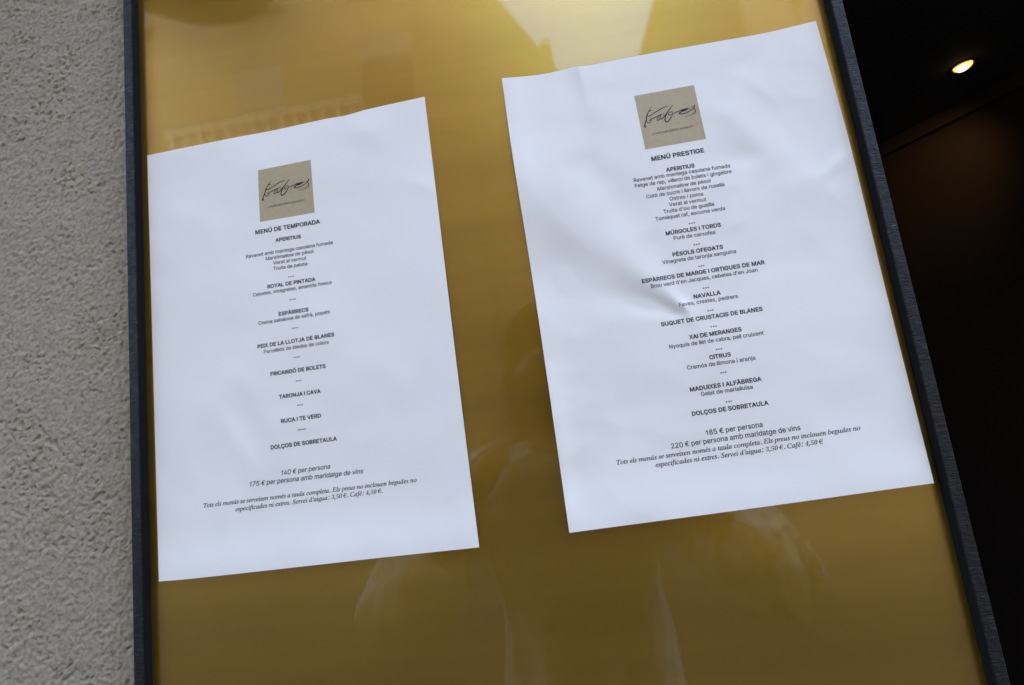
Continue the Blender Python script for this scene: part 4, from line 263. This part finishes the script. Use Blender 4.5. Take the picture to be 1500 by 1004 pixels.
# ---------------------------------------------------------------- menu board
board = empty('menu_board', (.2255, 0, Z0-.15), 'brass-coloured glossy menu board in a thin dark steel frame', 'menu board')
GX0, GX1, GZ0, GZ1 = -.0156, .4672, Z0-.52, Z0+.24
D = .0055
for xa in (-.01640, .46640): boxo('frame_inner_shade', xa, xa+.0006, -D+.0004, -.0001, GZ0, GZ1, M_INNER_SHADE, board)  # black strips added along the frame's inner sides to darken them as shade
boxo('gold_panel', GX0-.0008, GX1+.0008, 0, .010, GZ0, GZ1, M_GOLD, board)
def bar(x0, x1, z0, z1, n=140):
    bm = bmesh.new(); box(bm, x0, x1, -D, .011, z0, z1)
    return bm
for nm, a in (('frame_side', (-.02315, -.01645, GZ0-.007, GZ1+.007)), ('frame_side', (.4670, .4737, GZ0-.007, GZ1+.007)),
              ('frame_rail', (-.01645, .4670, GZ1, GZ1+.007)), ('frame_rail', (-.01645, .4670, GZ0-.007, GZ0))):
    bm = box(bmesh.new(), a[0], a[1], -D, .011, a[2], a[3], .0005)
    from_bm(nm, bm, M_FRAME, board)
# ---------------------------------------------------------------- printed sheets
def seg(x, y, ax, ay, bx, by):
    dx, dy = bx-ax, by-ay; L = dx*dx+dy*dy
    t = max(0, min(1, ((x-ax)*dx+(y-ay)*dy)/L)); s = ((x-ax)*dy-(y-ay)*dx)/math.sqrt(L)
    return t, math.hypot(x-ax-t*dx, y-ay-t*dy), s
def ridge(x, y, a, b, w0, w1, h0, h1, pw=2):
    t, d, s = seg(x, y, *a, *b); w = w0+(w1-w0)*t
    return (h0+(h1-h0)*t)*math.exp(-(d/w)**pw)
def gauss(x, y, cx, cy, rx, ry, h, ang=0):
    c, s = math.cos(ang), math.sin(ang); u = (x-cx)*c+(y-cy)*s; v = -(x-cx)*s+(y-cy)*c
    return h*math.exp(-(u/rx)**2-(v/ry)**2)
def vn1(x, y, s, seed):
    return float(vnoise(np.array([x]), np.array([y]), s, seed)[0])
def h_left(x, y):      # millimetres proud of the board
    h = .5 + .35*math.sin(x/47+.6)*math.cos(y/61) + .9*(vn1(x+500, y+900, 38, 21)-.5) + .35*(vn1(x+500, y+900, 17, 22)-.5)
    h += gauss(x, y, 46, -208, 6, 20, .38, .5) - gauss(x, y, 58, -200, 8, 24, .3, .5)
    h += gauss(x, y, 40, -262, 7, 40, .45)
    h += gauss(x, y, 152, -8, 12, 9, .5) + gauss(x, y, 186, -52, 16, 6, .25, -.5) + gauss(x, y, 196, -150, 14, 90, .7)
    h += 1.7*math.exp(-((y+291)/20)**2) + .14*(1-abs(2*vn1(x+y*.5+700, y-x*.4+900, 31, 43)-1))
    return max(h, .12)+.15
def h_right(x, y):
    h = 1.0 + .5*math.sin(x/39)*math.cos(y/52+1) + .9*(vn1(x+500, y+900, 42, 31)-.5) + .35*(vn1(x+500, y+900, 19, 32)-.5)
    h += ridge(x, y, (258, -62), (343, -160), 34, 4, 2.3, 1.1)       # long swelling that ends in a pinch
    h -= ridge(x, y, (262, -128), (340, -163), 24, 3, 1.5, 1.0)
    h += ridge(x, y, (343, -160), (368, -205), 3, 22, 1.0, .3, 1.3)
    h -= gauss(x, y, 339, -164, 6, 3, .5, -.6)
    h += ridge(x, y, (303, 12), (306, -20), 2.0, 8, 1.0, .4, 1.15) - ridge(x, y, (297, 8), (300, -30), 6, 12, .4, .3)
    h += ridge(x, y, (408, -14), (432, -56), 5, 5, .16, .22) - ridge(x, y, (414, -30), (424, -44), 4, 4, .22, .15)
    h += ridge(x, y, (395, -40), (428, -92), 12, 14, .9, .7) - gauss(x, y, 398, -70, 10, 7, .6)
    h += gauss(x, y, 452, -84, 12, 5, .6, .6) + ridge(x, y, (300, -60), (320, -95), 10, 14, -.5, -.3)
    h += gauss(x, y, 255, -250, 8, 60, .9) + gauss(x, y, 410, -260, 40, 18, .5)
    h += 1.7*math.exp(-((y+285)/20)**2) + 1.3*math.exp(-((x-252)/12)**2)
    h += .22*(1-abs(2*vn1(x+y*.5+700, y-x*.4+900, 27, 41)-1)) + .10*(1-abs(2*vn1(x-y*.6+700, y+x*.3+900, 13, 42)-1))
    return max(h, .15)+.15
def place(x, y, h):     # point measured in the board plane (mm) and its height (mm) -> world; triangulated for the height
    k = h/281.63
    return (x + (255.6-x)*k)/1000, -h/1000 - .0001, (y + (-204.52-y)*k)/1000 + Z0
def polyat(pts, ax, t):
    L = [0.0]
    for a, b in zip(pts, pts[1:]): L.append(L[-1]+math.hypot(b[0]-a[0], b[1]-a[1]))
    v = t*L[-1]
    n = len(pts)
    i = max(j for j in range(n-1) if L[j] <= v+1e-9)
    u = (v-L[i])/(L[i+1]-L[i])
    # Catmull-Rom through the measured edge points
    P = [np.array(pts[max(0, min(n-1, i+k))]) for k in (-1, 0, 1, 2)]
    m1 = (P[2]-P[0])/max(1e-6, (L[i+1]-L[max(0, i-1)]))*(L[i+1]-L[i]); m2 = (P[3]-P[1])/max(1e-6, (L[min(n-1, i+2)]-L[i]))*(L[i+1]-L[i])
    return (2*u**3-3*u*u+1)*P[1]+(u**3-2*u*u+u)*m1+(-2*u**3+3*u*u)*P[2]+(u**3-u*u)*m2
def sheet_mesh(E, hf, nu=150, nv=210):
    top, bot, lef, rig = E
    T = [polyat(top, 0, i/nu) for i in range(nu+1)]; B = [polyat(bot, 0, i/nu) for i in range(nu+1)]
    Lf = [polyat(lef, 1, j/nv) for j in range(nv+1)]; Rg = [polyat(rig, 1, j/nv) for j in range(nv+1)]
    c00, c10, c01, c11 = map(np.array, (top[0], top[-1], bot[0], bot[-1]))
    vs_ = []; fr = []; bk = []
    for j in range(nv+1):
        v = j/nv
        for i in range(nu+1):
            u = i/nu
            q = (1-v)*T[i]+v*B[i]+(1-u)*Lf[j]+u*Rg[j] - ((1-u)*(1-v)*c00+u*(1-v)*c10+(1-u)*v*c01+u*v*c11)
            P = place(q[0], q[1], hf(q[0], q[1])); fr.append(P); bk.append((P[0], P[1]+.00011, P[2]))
    N = len(fr); F = []
    W_ = nu+1
    for j in range(nv):
        for i in range(nu):
            a = j*W_+i; F.append((a, a+W_, a+W_+1, a+1)); F.append((N+a, N+a+1, N+a+W_+1, N+a+W_))
    ring = [i for i in range(W_)] + [j*W_+nu for j in range(1, nv+1)] + [nv*W_+i for i in range(nu-1, -1, -1)] + [j*W_ for j in range(nv-1, 0, -1)]
    allv = fr+bk; base = len(allv); rl = len(ring)     # the cut edge has vertices of its own, so its corner stays crisp
    allv = allv + [fr[i] for i in ring] + [bk[i] for i in ring]
    for k in range(rl): F.append((base+k, base+(k+1) % rl, base+rl+(k+1) % rl, base+rl+k))
    me = bpy.data.meshes.new('sheet'); me.from_pydata(allv, [], F)
    nfr = 2*nu*nv
    for k, p in enumerate(me.polygons): p.use_smooth = k < nfr
    return me
_cache = {}
def contours(g, off):
    out = []
    for s in g[1]:
        P = [(s[i], s[i+1]) for i in range(0, len(s), 2)]
        Q = []
        for p in P:
            if not Q or math.hypot(p[0]-Q[-1][0], p[1]-Q[-1][1]) > 2: Q.append(p)
        if len(Q) > 1 and math.hypot(Q[0][0]-Q[-1][0], Q[0][1]-Q[-1][1]) <= 2: Q.pop()
        P = Q
        if len(P) < 3: continue
        out.append(P)
    if off and out:
        # the largest contour is an outer one: its turning sense tells which side is ink
        def area(P): return sum(a[0]*b[1]-b[0]*a[1] for a, b in zip(P, P[1:]+P[:1]))/2
        sgn = 1 if max(out, key=lambda P: abs(area(P))) and area(max(out, key=lambda P: abs(area(P)))) > 0 else -1
        res = []
        for P in out:
            n = len(P); Q = []
            for i in range(n):
                a, b, c = P[i-1], P[i], P[(i+1) % n]
                d1 = Vector((b[0]-a[0], b[1]-a[1])).normalized(); d2 = Vector((c[0]-b[0], c[1]-b[1])).normalized()
                n1 = Vector((d1.y, -d1.x))*sgn; n2 = Vector((d2.y, -d2.x))*sgn
                m = n1+n2
                m = m/max(.35, m.length_squared)*2 if m.length > 1e-3 else n1
                if m.length > 1.8: m = m.normalized()*1.8
                Q.append((b[0]+m.x*off, b[1]+m.y*off))
            res.append(Q)
        out = res
    return out
def tri_glyph(tab, ch, off):
    key = (id(tab), ch, off)
    if key in _cache: return _cache[key]
    g = tab[ch]; cs = contours(g, off); V = []; Ed = []
    for P in cs:
        b = len(V); V += [Vector(p) for p in P]; Ed += [(b+i, b+(i+1) % len(P)) for i in range(len(P))]
    vs_, fs = [], []
    if V:
        r = delaunay_2d_cdt(V, Ed, [], 0, 1e-3)
        vs_ = [(v.x, v.y) for v in r[0]]
        for f in r[2]:
            cx = sum(vs_[i][0] for i in f)/len(f); cy = sum(vs_[i][1] for i in f)/len(f); wn = 0
            for P in cs:
                for (x0, y0), (x1, y1) in zip(P, P[1:]+P[:1]):
                    if (y0 <= cy) != (y1 <= cy):
                        if x0+(cy-y0)/(y1-y0)*(x1-x0) > cx: wn += 1 if y1 > y0 else -1
            if wn: fs.append(tuple(f))
    _cache[key] = (g[0], vs_, fs)
    return _cache[key]
CAPH = max(SANS['E'][1][0][1::2])
SCAPH = max(SERIF['T'][1][0][1::2])
#        table, bold offset, slant, cap height mm
STY = {'t': (SANS, 29, 0, 2.85), 'b': (SANS, 29, 0, 2.42), 'r': (SANS, 10, 0, 2.40), 'p': (SANS, 10, 0, 2.95), 'q': (SANS, 8, .2, 2.95), 's': (SERIF, 9, 0, 2.72), 'l': (SANS, 4, 0, 1.3)}
INK_H = .06
def add_line(name, st, tx, ax, ay, bx, by, hf, parent, mat):
    if st == '*':
        n = len(tx); V = []; F = []
        for k in range(n):
            cx = ax+(bx-ax)*k/(n-1); cy = ay+(by-ay)*k/(n-1); b = len(V)
            for i in range(10):
                t = 2*math.pi*i/10
                x, y = cx+.46*math.cos(t), cy+.46*math.sin(t); V.append(place(x, y, hf(x, y)+INK_H))
            F.append(tuple(range(b, b+10)))
    else:
        tab, off, slant, cap = STY[st]; pen = 0; V = []; F = []; ital = False; items = []
        for ch in tx:
            if ch == '~': ital = not ital; continue
            adv, vs_, fs = tri_glyph(tab, ch, -4 if (tab is SERIF and ch.isdigit()) else off)
            items.append((pen, vs_, fs, .21 if ital else slant)); pen += adv + (14 if off > 20 else 0)
        xs_ = [p+v[0]+v[1]*s_ for p, vs_, fs, s_ in items for v in vs_]
        x0, x1 = min(xs_), max(xs_); L = math.hypot(bx-ax, by-ay); k = L/(x1-x0); ky = cap/(SCAPH if tab is SERIF else CAPH)
        dx, dy = (bx-ax)/L, (by-ay)/L
        for p, vs_, fs, s_ in items:
            b = len(V)
            for vx, vy in vs_:
                u = (p+vx+vy*s_-x0)*k; v = vy*ky
                x, y = ax+dx*u-dy*v, ay+dy*u+dx*v
                V.append(place(x, y, hf(x, y)+INK_H))
            F += [tuple(b+i for i in f) for f in fs]
    me = bpy.data.meshes.new(name); me.from_pydata(V, [], F); me.update()
    o = link(name, me, mat, parent)
    return o
def interp(E, hf, q, u, v):
    a = np.array(q[0])*(1-u)*(1-v)+np.array(q[1])*u*(1-v)+np.array(q[2])*u*v+np.array(q[3])*(1-u)*v
    return a
def ribbon(pts, w, conv):
    # smooth pen stroke with tapered ends; pts in logo-square coordinates
    P = [np.array(p, float) for p in pts]; S = []
    for i in range(len(P)-1):
        p0, p1, p2, p3 = P[max(i-1, 0)], P[i], P[i+1], P[min(i+2, len(P)-1)]
        for j in range(5):
            t = j/5; S.append(.5*((2*p1)+(-p0+p2)*t+(2*p0-5*p1+4*p2-p3)*t*t+(-p0+3*p1-3*p2+p3)*t**3))
    S.append(P[-1]); V = []; F = []; n = len(S)
    for i, s in enumerate(S):
        d = S[min(i+1, n-1)]-S[max(i-1, 0)]; d = d/(np.linalg.norm(d)+1e-9); nn = np.array([-d[1], d[0]])
        ww = w/2*(.45+.55*min(1, i/(n*.18)+.001, (n-1-i)/(n*.18)+.001))
        V += [conv(s+nn*ww), conv(s-nn*ww)]
    F = [(2*i, 2*i+1, 2*i+3, 2*i+2) for i in range(n-1)]
    return V, F
def hom(src, dst):
    A = []; 
    for (x, y), (u, v) in zip(src, dst):
        A.append([x, y, 1, 0, 0, 0, -u*x, -u*y]); A.append([0, 0, 0, x, y, 1, -v*x, -v*y])
    h = np.linalg.solve(np.array(A), np.array(dst).ravel()); return np.append(h, 1).reshape(3, 3)
def app(Hm, p):
    q = Hm @ np.array([p[0], p[1], 1]); return q[:2]/q[2]
def make_sheet(key, LN, hf, label):
    E = EDGES[key]; me = sheet_mesh(E, hf)
    s = link('menu_sheet', me, M_PAPER); tag(s, label, 'menu', 'printed menus on the board')
    q = SQ[key]; n = 14; V = []; F = []
    for j in range(n+1):
        for i in range(n+1):
            a = interp(None, None, q, i/n, j/n); V.append(place(a[0], a[1], hf(a[0], a[1])+.04))
    F = [(j*(n+1)+i, (j+1)*(n+1)+i, (j+1)*(n+1)+i+1, j*(n+1)+i+1) for j in range(n) for i in range(n)]
    lm = bpy.data.meshes.new('logo_square'); lm.from_pydata(V, [], F)
    lg = link('logo_square', lm, M_TAUPE, s)
    Hm = hom(SQ['R'], q)
    V = []; F = []
    for k, (w_, *pts) in enumerate(SIG):
        cv = lambda p: (lambda a: place(a[0], a[1], hf(a[0], a[1])+.075+.004*k))(app(Hm, p))
        v, f_ = ribbon(pts, w_*.052, cv); b = len(V); V += v; F += [tuple(b+i for i in t) for t in f_]
    sm = bpy.data.meshes.new('signature'); sm.from_pydata(V, [], F); link('signature', sm, M_INK, lg)
    a = app(Hm, LOGOT[:2]); b = app(Hm, LOGOT[2:])
    add_line('logo_lettering', 'l', '_CANFABESRESTAURANT', a[0], a[1], b[0], b[1], lambda x, y: hf(x, y)+.03, lg, M_GREYINK)
    for st_, tx, ax, ay, bx, by in LN:
        add_line({'t': 'menu_title', 'b': 'dish_heading', 'r': 'dish_line', '*': 'separator_dots', 'p': 'price_line', 'q': 'price_line', 's': 'small_print_line'}[st_], st_, tx, ax, ay, bx, by, hf, s, M_INK)
    return s
make_sheet('L', LEFT, h_left, 'white printed sheet headed MENÚ DE TEMPORADA, beside the rough grey wall')
make_sheet('R', RIGHT, h_right, 'white creased sheet headed MENÚ PRESTIGE, beside the dark doorway')
# ---------------------------------------------------------------- wall lamp above the board
# (seen as a dark curved reflection at the top left of the board)
wl = empty('wall_lamp', (-.14, .0, Z0+.56), 'matt black dome wall lamp over the left end of the menu board', 'wall lamp')
lc = (-.140, -.150, Z0+.400)
bm = lathe(bmesh.new(), [(.135, 0), (.135, .005), (.127, .038), (.10, .07), (.06, .09), (.016, .098), (.016, .115), (.0001, .115)], lc, 48)
from_bm('lamp_shade', bm, M_BLACK, wl, True)
bm = lathe(bmesh.new(), [(.131, .002), (.120, .036), (.094, .065), (.055, .083), (.0001, .090)], lc, 48)
from_bm('shade_lining', bm, M_BLACK, wl, True)
bm = tube(bmesh.new(), [(lc[0], lc[1], lc[2]+.105), (lc[0], lc[1], lc[2]+.14), (lc[0], lc[1]+.02, lc[2]+.16), (lc[0], -.05, lc[2]+.165), (lc[0], .012, lc[2]+.165)], .008, 12)
from_bm('lamp_arm', bm, M_BLACK, wl, True)
bm = lathe(bmesh.new(), [(.0001, -.012), (.035, -.012), (.04, -.004), (.04, .006)], (lc[0], .012, lc[2]+.165), 24, 'Y')
from_bm('wall_plate', bm, M_BLACK, wl, True)
# ---------------------------------------------------------------- buildings across the street (their reflection shows in the board)
M_HA = plain('ochre_plaster', (.10, .083, .055), .9, 1.2); M_HB = plain('pale_grey_plaster', (.20, .18, .15), .9, 1.2); M_ROOF = plain('clay_roof', (.16, .09, .06), .9, 8)
M_SURR = plain('window_surround', (.115, .095, .068), .85, 8); M_WIN = MB('window_glass', (.03, .035, .04), .08).m; M_STONE = plain('pale_stone', (.33, .30, .26), .8, 10); M_SHUT = plain('green_shutter', (.06, .09, .07), .6, 4)
def windows(par, xs_, zs_, y, w_, h_):
    for x in xs_:
        for z in zs_:
            bm = box(bmesh.new(), x-w_/2-.08, x-w_/2, y-.02, y+.05, z-.02, z+h_+.1); box(bm, x+w_/2, x+w_/2+.08, y-.02, y+.05, z-.02, z+h_+.1)
            box(bm, x-w_/2, x+w_/2, y-.02, y+.05, z+h_, z+h_+.1); box(bm, x-w_/2-.12, x+w_/2+.12, y-.02, y+.12, z-.12, z-.02)
            wf = from_bm('window', bm, M_SURR, par)
            pn_ = boxo('pane', x-w_/2, x+w_/2, y-.01, y+.02, z-.02, z+h_, M_WIN); pn_.parent = wf; pn_.matrix_parent_inverse = Matrix.Translation(par.location).inverted() @ Matrix.Identity(4)
            pn_.matrix_parent_inverse = Matrix.Identity(4)
def house(name, label, x0, x1, h, mat, y=-8.0, depth=8):
    e = empty(name, ((x0+x1)/2, y, 0), label, 'building')
    boxo('wall', x0, x1, y-depth, y, 0, h, mat, e)
    boxo('cornice', x0-.15, x1+.15, y-depth-.15, y+.25, h, h+.25, M_STONE, e)
    return e
ha = house('tall_house', 'tall ochre house across the street with a balustraded balcony', -13, -.6, 19, M_HA)
windows(ha, (-11, -8, -5, -2.2), (1.4, 4.3, 7.6, 10.6, 13.6, 16.4), -8.0, 1.1, 1.7)
bl = boxo('balcony', -6.6, -2.6, -8, -7.3, 6.55, 6.75, M_STONE, ha)
boxo('balcony_rail', -6.6, -2.6, -7.42, -7.3, 7.42, 7.52, M_STONE, ha)
bmm = lathe(bmesh.new(), [(.05, 0), (.03, .1), (.075, .28), (.03, .5), (.055, .67)], (0, 0, 0), 10)
me_b = bpy.data.meshes.new('baluster'); bmm.to_mesh(me_b); bmm.free(); me_b.materials.append(M_STONE)
for k in range(14):
    o = bpy.data.objects.new('baluster', me_b); C.objects.link(o); o.parent = ha; o.location = (-6.45+k*.285-ha.location.x, -7.36-ha.location.y, 6.75)
# lower gabled house that leaves the sky open beside it
hg = empty('gabled_house', (0, -8, 0), 'lower house with a steep gable and chimney across the street', 'building')
def prism(prof, y0, y1):
    bm = bmesh.new(); A_ = [bm.verts.new((x, y0, z)) for x, z in prof]; B_ = [bm.verts.new((x, y1, z)) for x, z in prof]
    bm.faces.new(A_); bm.faces.new(B_[::-1]); n = len(prof)
    for i in range(n): bm.faces.new((A_[i], A_[(i+1) % n], B_[(i+1) % n], B_[i]))
    return bm
from_bm('wall', prism([(-.59, 0), (2.3, 0), (2.3, 5.9), (.40, 9.5), (-.59, 11.4)], -14, -8.05), M_HA, hg)
from_bm('chimney', box(bmesh.new(), .96, 1.18, -8.5, -8.051, 7.9, 8.62), M_ROOF, hg)
hr = house('grey_house', 'pale grey house across the street to the right of the gap', 4.95, 14, 12.5, M_HB)
windows(hr, (6.5, 9.2, 12), (1.4, 4.3, 7.4, 10), -8.0, 1.1, 1.7)
hl = house('low_house', 'single-storey house filling the gap across the street', 2.31, 4.94, 5.2, M_HB, -8.4, 6)
windows(hl, (3.6,), (1.3,), -8.4, 1.2, 1.6)
# ---------------------------------------------------------------- the photographer (seen as a faint reflection in the board)
PX = .262
def skin_obj(name, nodes, edges, mat, parent, sub=2, rootv=0, folds=0):
    me = bpy.data.meshes.new(name); me.from_pydata([n[:3] for n in nodes], edges, [])
    o = link(name, me, mat, parent)
    o.modifiers.new('skin', 'SKIN'); sk = me.skin_vertices[0].data if me.skin_vertices else None
    for i, n in enumerate(nodes):
        r = n[3]; sk[i].radius = (r, n[4] if len(n) > 4 else r); sk[i].use_root = (i == rootv)
    m = o.modifiers.new('sub', 'SUBSURF'); m.levels = sub; m.render_levels = sub
    # bake to a plain mesh so that the object is one real surface
    dg = bpy.context.evaluated_depsgraph_get(); ev = o.evaluated_get(dg); nm = bpy.data.meshes.new_from_object(ev)
    o.modifiers.clear(); o.data = nm
    for p in nm.polygons: p.use_smooth = True
    if folds:
        from mathutils import noise as mn
        for v in nm.vertices:
            q = Vector((v.co.x*16, v.co.y*16, v.co.z*6)); f_ = 1-abs(mn.noise(q))*2; g_ = mn.noise(q*2.3+Vector((5, 5, 5)))
            v.co += v.normal*(folds*(f_-.5)+folds*.5*g_)
    if not nm.materials: nm.materials.append(mat)
    return o
per = empty('person', (PX, -.57, 0), 'person in a pale shirt holding a black camera up, faintly mirrored in the board', 'person')
M_SKIN = MB('skin', (.42, .25, .17), .5).m
sh = MB('shirt_cotton', (.8, .76, .70), .9); shn = sh.noise(1, 3, .55, sh.scaled(22, 22, 7))
sh.set('Normal', sh.bump(shn, .6, .01)); sh.set('Base Color', sh.ramp(shn, [(.35, (.74, .70, .64)), (.65, (.82, .78, .72))])); M_SHIRT = sh.m
M_TROU = plain('trouser_cloth', (.05, .055, .07), .9, 30); M_HAIR = plain('dark_hair', (.03, .022, .015), .7, 60)
def figure():
    n = [(PX, -.58, .92, .095, .075), (PX, -.60, 1.08, .090, .070), (PX, -.60, 1.24, .100, .070), (PX, -.585, 1.345, .065, .05), (PX, -.555, 1.41, .052), (PX, -.53, 1.46, .055)]
    e = [(0, 1), (1, 2), (2, 3), (3, 4), (4, 5)]
    b = len(n); n += [(PX, -.515, 1.52, .082, .095), (PX, -.52, 1.585, .075, .09)]; e += [(5, b), (b, b+1)]
    for s in (-1, 1):
        b = len(n)
        n += [(PX+s*.165, -.575, 1.325, .050), (PX+s*.235, -.53, 1.235, .044), (PX+s*.285, -.47, 1.155, .042), (PX+s*.215, -.435, 1.275, .038), (PX+s*.125, -.395, 1.395, .027), (PX+s*.085, -.375, 1.43, .030, .020)]
        e += [(3, b), (b, b+1), (b+1, b+2), (b+2, b+3), (b+3, b+4), (b+4, b+5)]
        b = len(n)
        n += [(PX+s*.095, -.575, .84, .088), (PX+s*.10, -.56, .66, .070), (PX+s*.10, -.55, .49, .055), (PX+s*.10, -.565, .30, .052), (PX+s*.10, -.58, .09, .036), (PX+s*.105, -.52, .045, .042, .035), (PX+s*.11, -.44, .032, .034, .025)]
        e += [(0, b)] + [(b+i, b+i+1) for i in range(6)]
    return n, e
n_, e_ = figure()
body = skin_obj('body', n_, e_, M_SKIN, per)
# five fingers on each hand, curled round the camera body
for s in (-1, 1):
    for k, (dz, ln) in enumerate(((.024, .036), (.008, .040), (-.008, .038), (-.023, .030))):
        a = (PX+s*.083, -.372, 1.437+dz+.02)
        nn = [a+(.0095,), (PX+s*.074, -.345, 1.437+dz+.028, .0092), (PX+s*.062, -.334, 1.437+dz+.030, .0085), (PX+s*(.062-ln*.55), -.3355, 1.437+dz+.030, .0075)]
        skin_obj('finger', nn, [(0, 1), (1, 2), (2, 3)], M_SKIN, per, 1)
    skin_obj('thumb', [(PX+s*.082, -.388, 1.43, .012), (PX+s*.07, -.402, 1.455, .011), (PX+s*.055, -.402, 1.472, .009)], [(0, 1), (1, 2)], M_SKIN, per, 1)
# clothes
n = [(PX, -.58, .80, .165, .135), (PX, -.595, .98, .165, .130), (PX, -.605, 1.10, .160, .125), (PX, -.605, 1.24, .180, .130), (PX, -.588, 1.345, .140, .100), (PX, -.57, 1.395, .072)]
e = [(0, 1), (1, 2), (2, 3), (3, 4), (4, 5)]
for s in (-1, 1):
    b = len(n); n += [(PX+s*.18, -.575, 1.325, .092), (PX+s*.26, -.525, 1.235, .082), (PX+s*.31, -.465, 1.15, .078), (PX+s*.26, -.445, 1.22, .068), (PX+s*.205, -.43, 1.29, .055)]
    e += [(4, b), (b, b+1), (b+1, b+2), (b+2, b+3), (b+3, b+4)]
skin_obj('shirt', n, e, M_SHIRT, per, 4, 0, .017)
bm = tube(bmesh.new(), [(PX-.05, -.60, 1.40), (PX-.065, -.565, 1.40), (PX-.05, -.52, 1.385), (PX-.015, -.495, 1.35)], [.014, .016, .016, .01], 8)
tube(bm, [(PX+.05, -.60, 1.40), (PX+.065, -.565, 1.40), (PX+.05, -.52, 1.385), (PX+.015, -.495, 1.35)], [.014, .016, .016, .01], 8)
from_bm('collar', bm, M_SHIRT, per, True)
for k in range(6):
    from_bm('shirt_button', lathe(bmesh.new(), [(.0001, .003), (.006, .003), (.006, 0)], (PX, -.4815-.004*k, 1.30-.075*k), 12, 'Y'), M_TROU, per)
n = [(PX, -.58, .95, .135, .11), (PX, -.58, .86, .13, .11)]; e = [(0, 1)]
for s in (-1, 1):
    b = len(n); n += [(PX+s*.10, -.575, .76, .098), (PX+s*.105, -.56, .5, .078), (PX+s*.105, -.57, .3, .068), (PX+s*.105, -.58, .10, .062)]
    e += [(1, b), (b, b+1), (b+1, b+2), (b+2, b+3)]
skin_obj('trousers', n, e, M_TROU, per)
for s in (-1, 1):
    skin_obj('shoe', [(PX+s*.105, -.60, .045, .046), (PX+s*.105, -.52, .042, .048, .04), (PX+s*.11, -.42, .032, .040, .030)], [(0, 1), (1, 2)], M_BLACK, per, 2)
bm = bmesh.new(); bmesh.ops.create_uvsphere(bm, u_segments=24, v_segments=16, radius=1)
for v in bm.verts:
    v.co = Vector((v.co.x*.086+PX, v.co.y*.103-.532, v.co.z*.095+1.575)) + Vector((0, 0, 0))
bmesh.ops.delete(bm, geom=[v for v in bm.verts if v.co.y > -.472 or (v.co.z < 1.53 and v.co.y > -.52)], context='VERTS')
from_bm('hair', bm, M_HAIR, per, True)
def ell(name, c, r, mat):
    bm = bmesh.new(); bmesh.ops.create_uvsphere(bm, u_segments=14, v_segments=10, radius=1)
    for v in bm.verts: v.co = Vector((c[0]+v.co.x*r[0], c[1]+v.co.y*r[1], c[2]+v.co.z*r[2]))
    return from_bm(name, bm, mat, per, True)
ell('nose', (PX, -.425, 1.515), (.014, .018, .022), M_SKIN)
ell('mouth', (PX, -.432, 1.475), (.024, .006, .006), MB('lips', (.35, .13, .10), .5).m)
for s in (-1, 1):
    ell('eye', (PX+s*.032, -.434, 1.54), (.012, .008, .007), M_WIN); ell('ear', (PX+s*.086, -.52, 1.525), (.010, .018, .030), M_SKIN)
# the camera in the hands: its front glass sits just behind this picture's own viewpoint
cx, cy, cz = CAM[0]+.0012, CAM[1]-.016, CAM[2]-.002
ph = empty('photo_camera', (cx, cy-.09, cz-.05), 'black reflex camera held up to the face of the photographer', 'camera')
from_bm('camera_body', box(bmesh.new(), cx-.066, cx+.066, cy-.115, cy-.062, cz-.055, cz+.038, .008), M_BLACK, ph)
from_bm('viewfinder_hump', box(bmesh.new(), cx-.03, cx+.03, cy-.118, cy-.055, cz+.036, cz+.062, .010), M_BLACK, ph)
from_bm('grip', box(bmesh.new(), cx-.072, cx-.044, cy-.070, cy-.040, cz-.05, cz+.03, .009), M_BLACK, ph)
from_bm('lens_barrel', lathe(bmesh.new(), [(.030, -.062), (.034, -.060), (.036, -.03), (.038, -.028), (.038, -.008), (.036, 0), (.031, 0), (.028, -.008)], (cx, cy, cz), 40, 'Y'), M_BLACK, ph, True)
from_bm('front_glass', lathe(bmesh.new(), [(.0285, -.009), (.02, -.0045), (.0001, -.0025)], (cx, cy, cz), 32, 'Y'), M_WIN, ph, True)
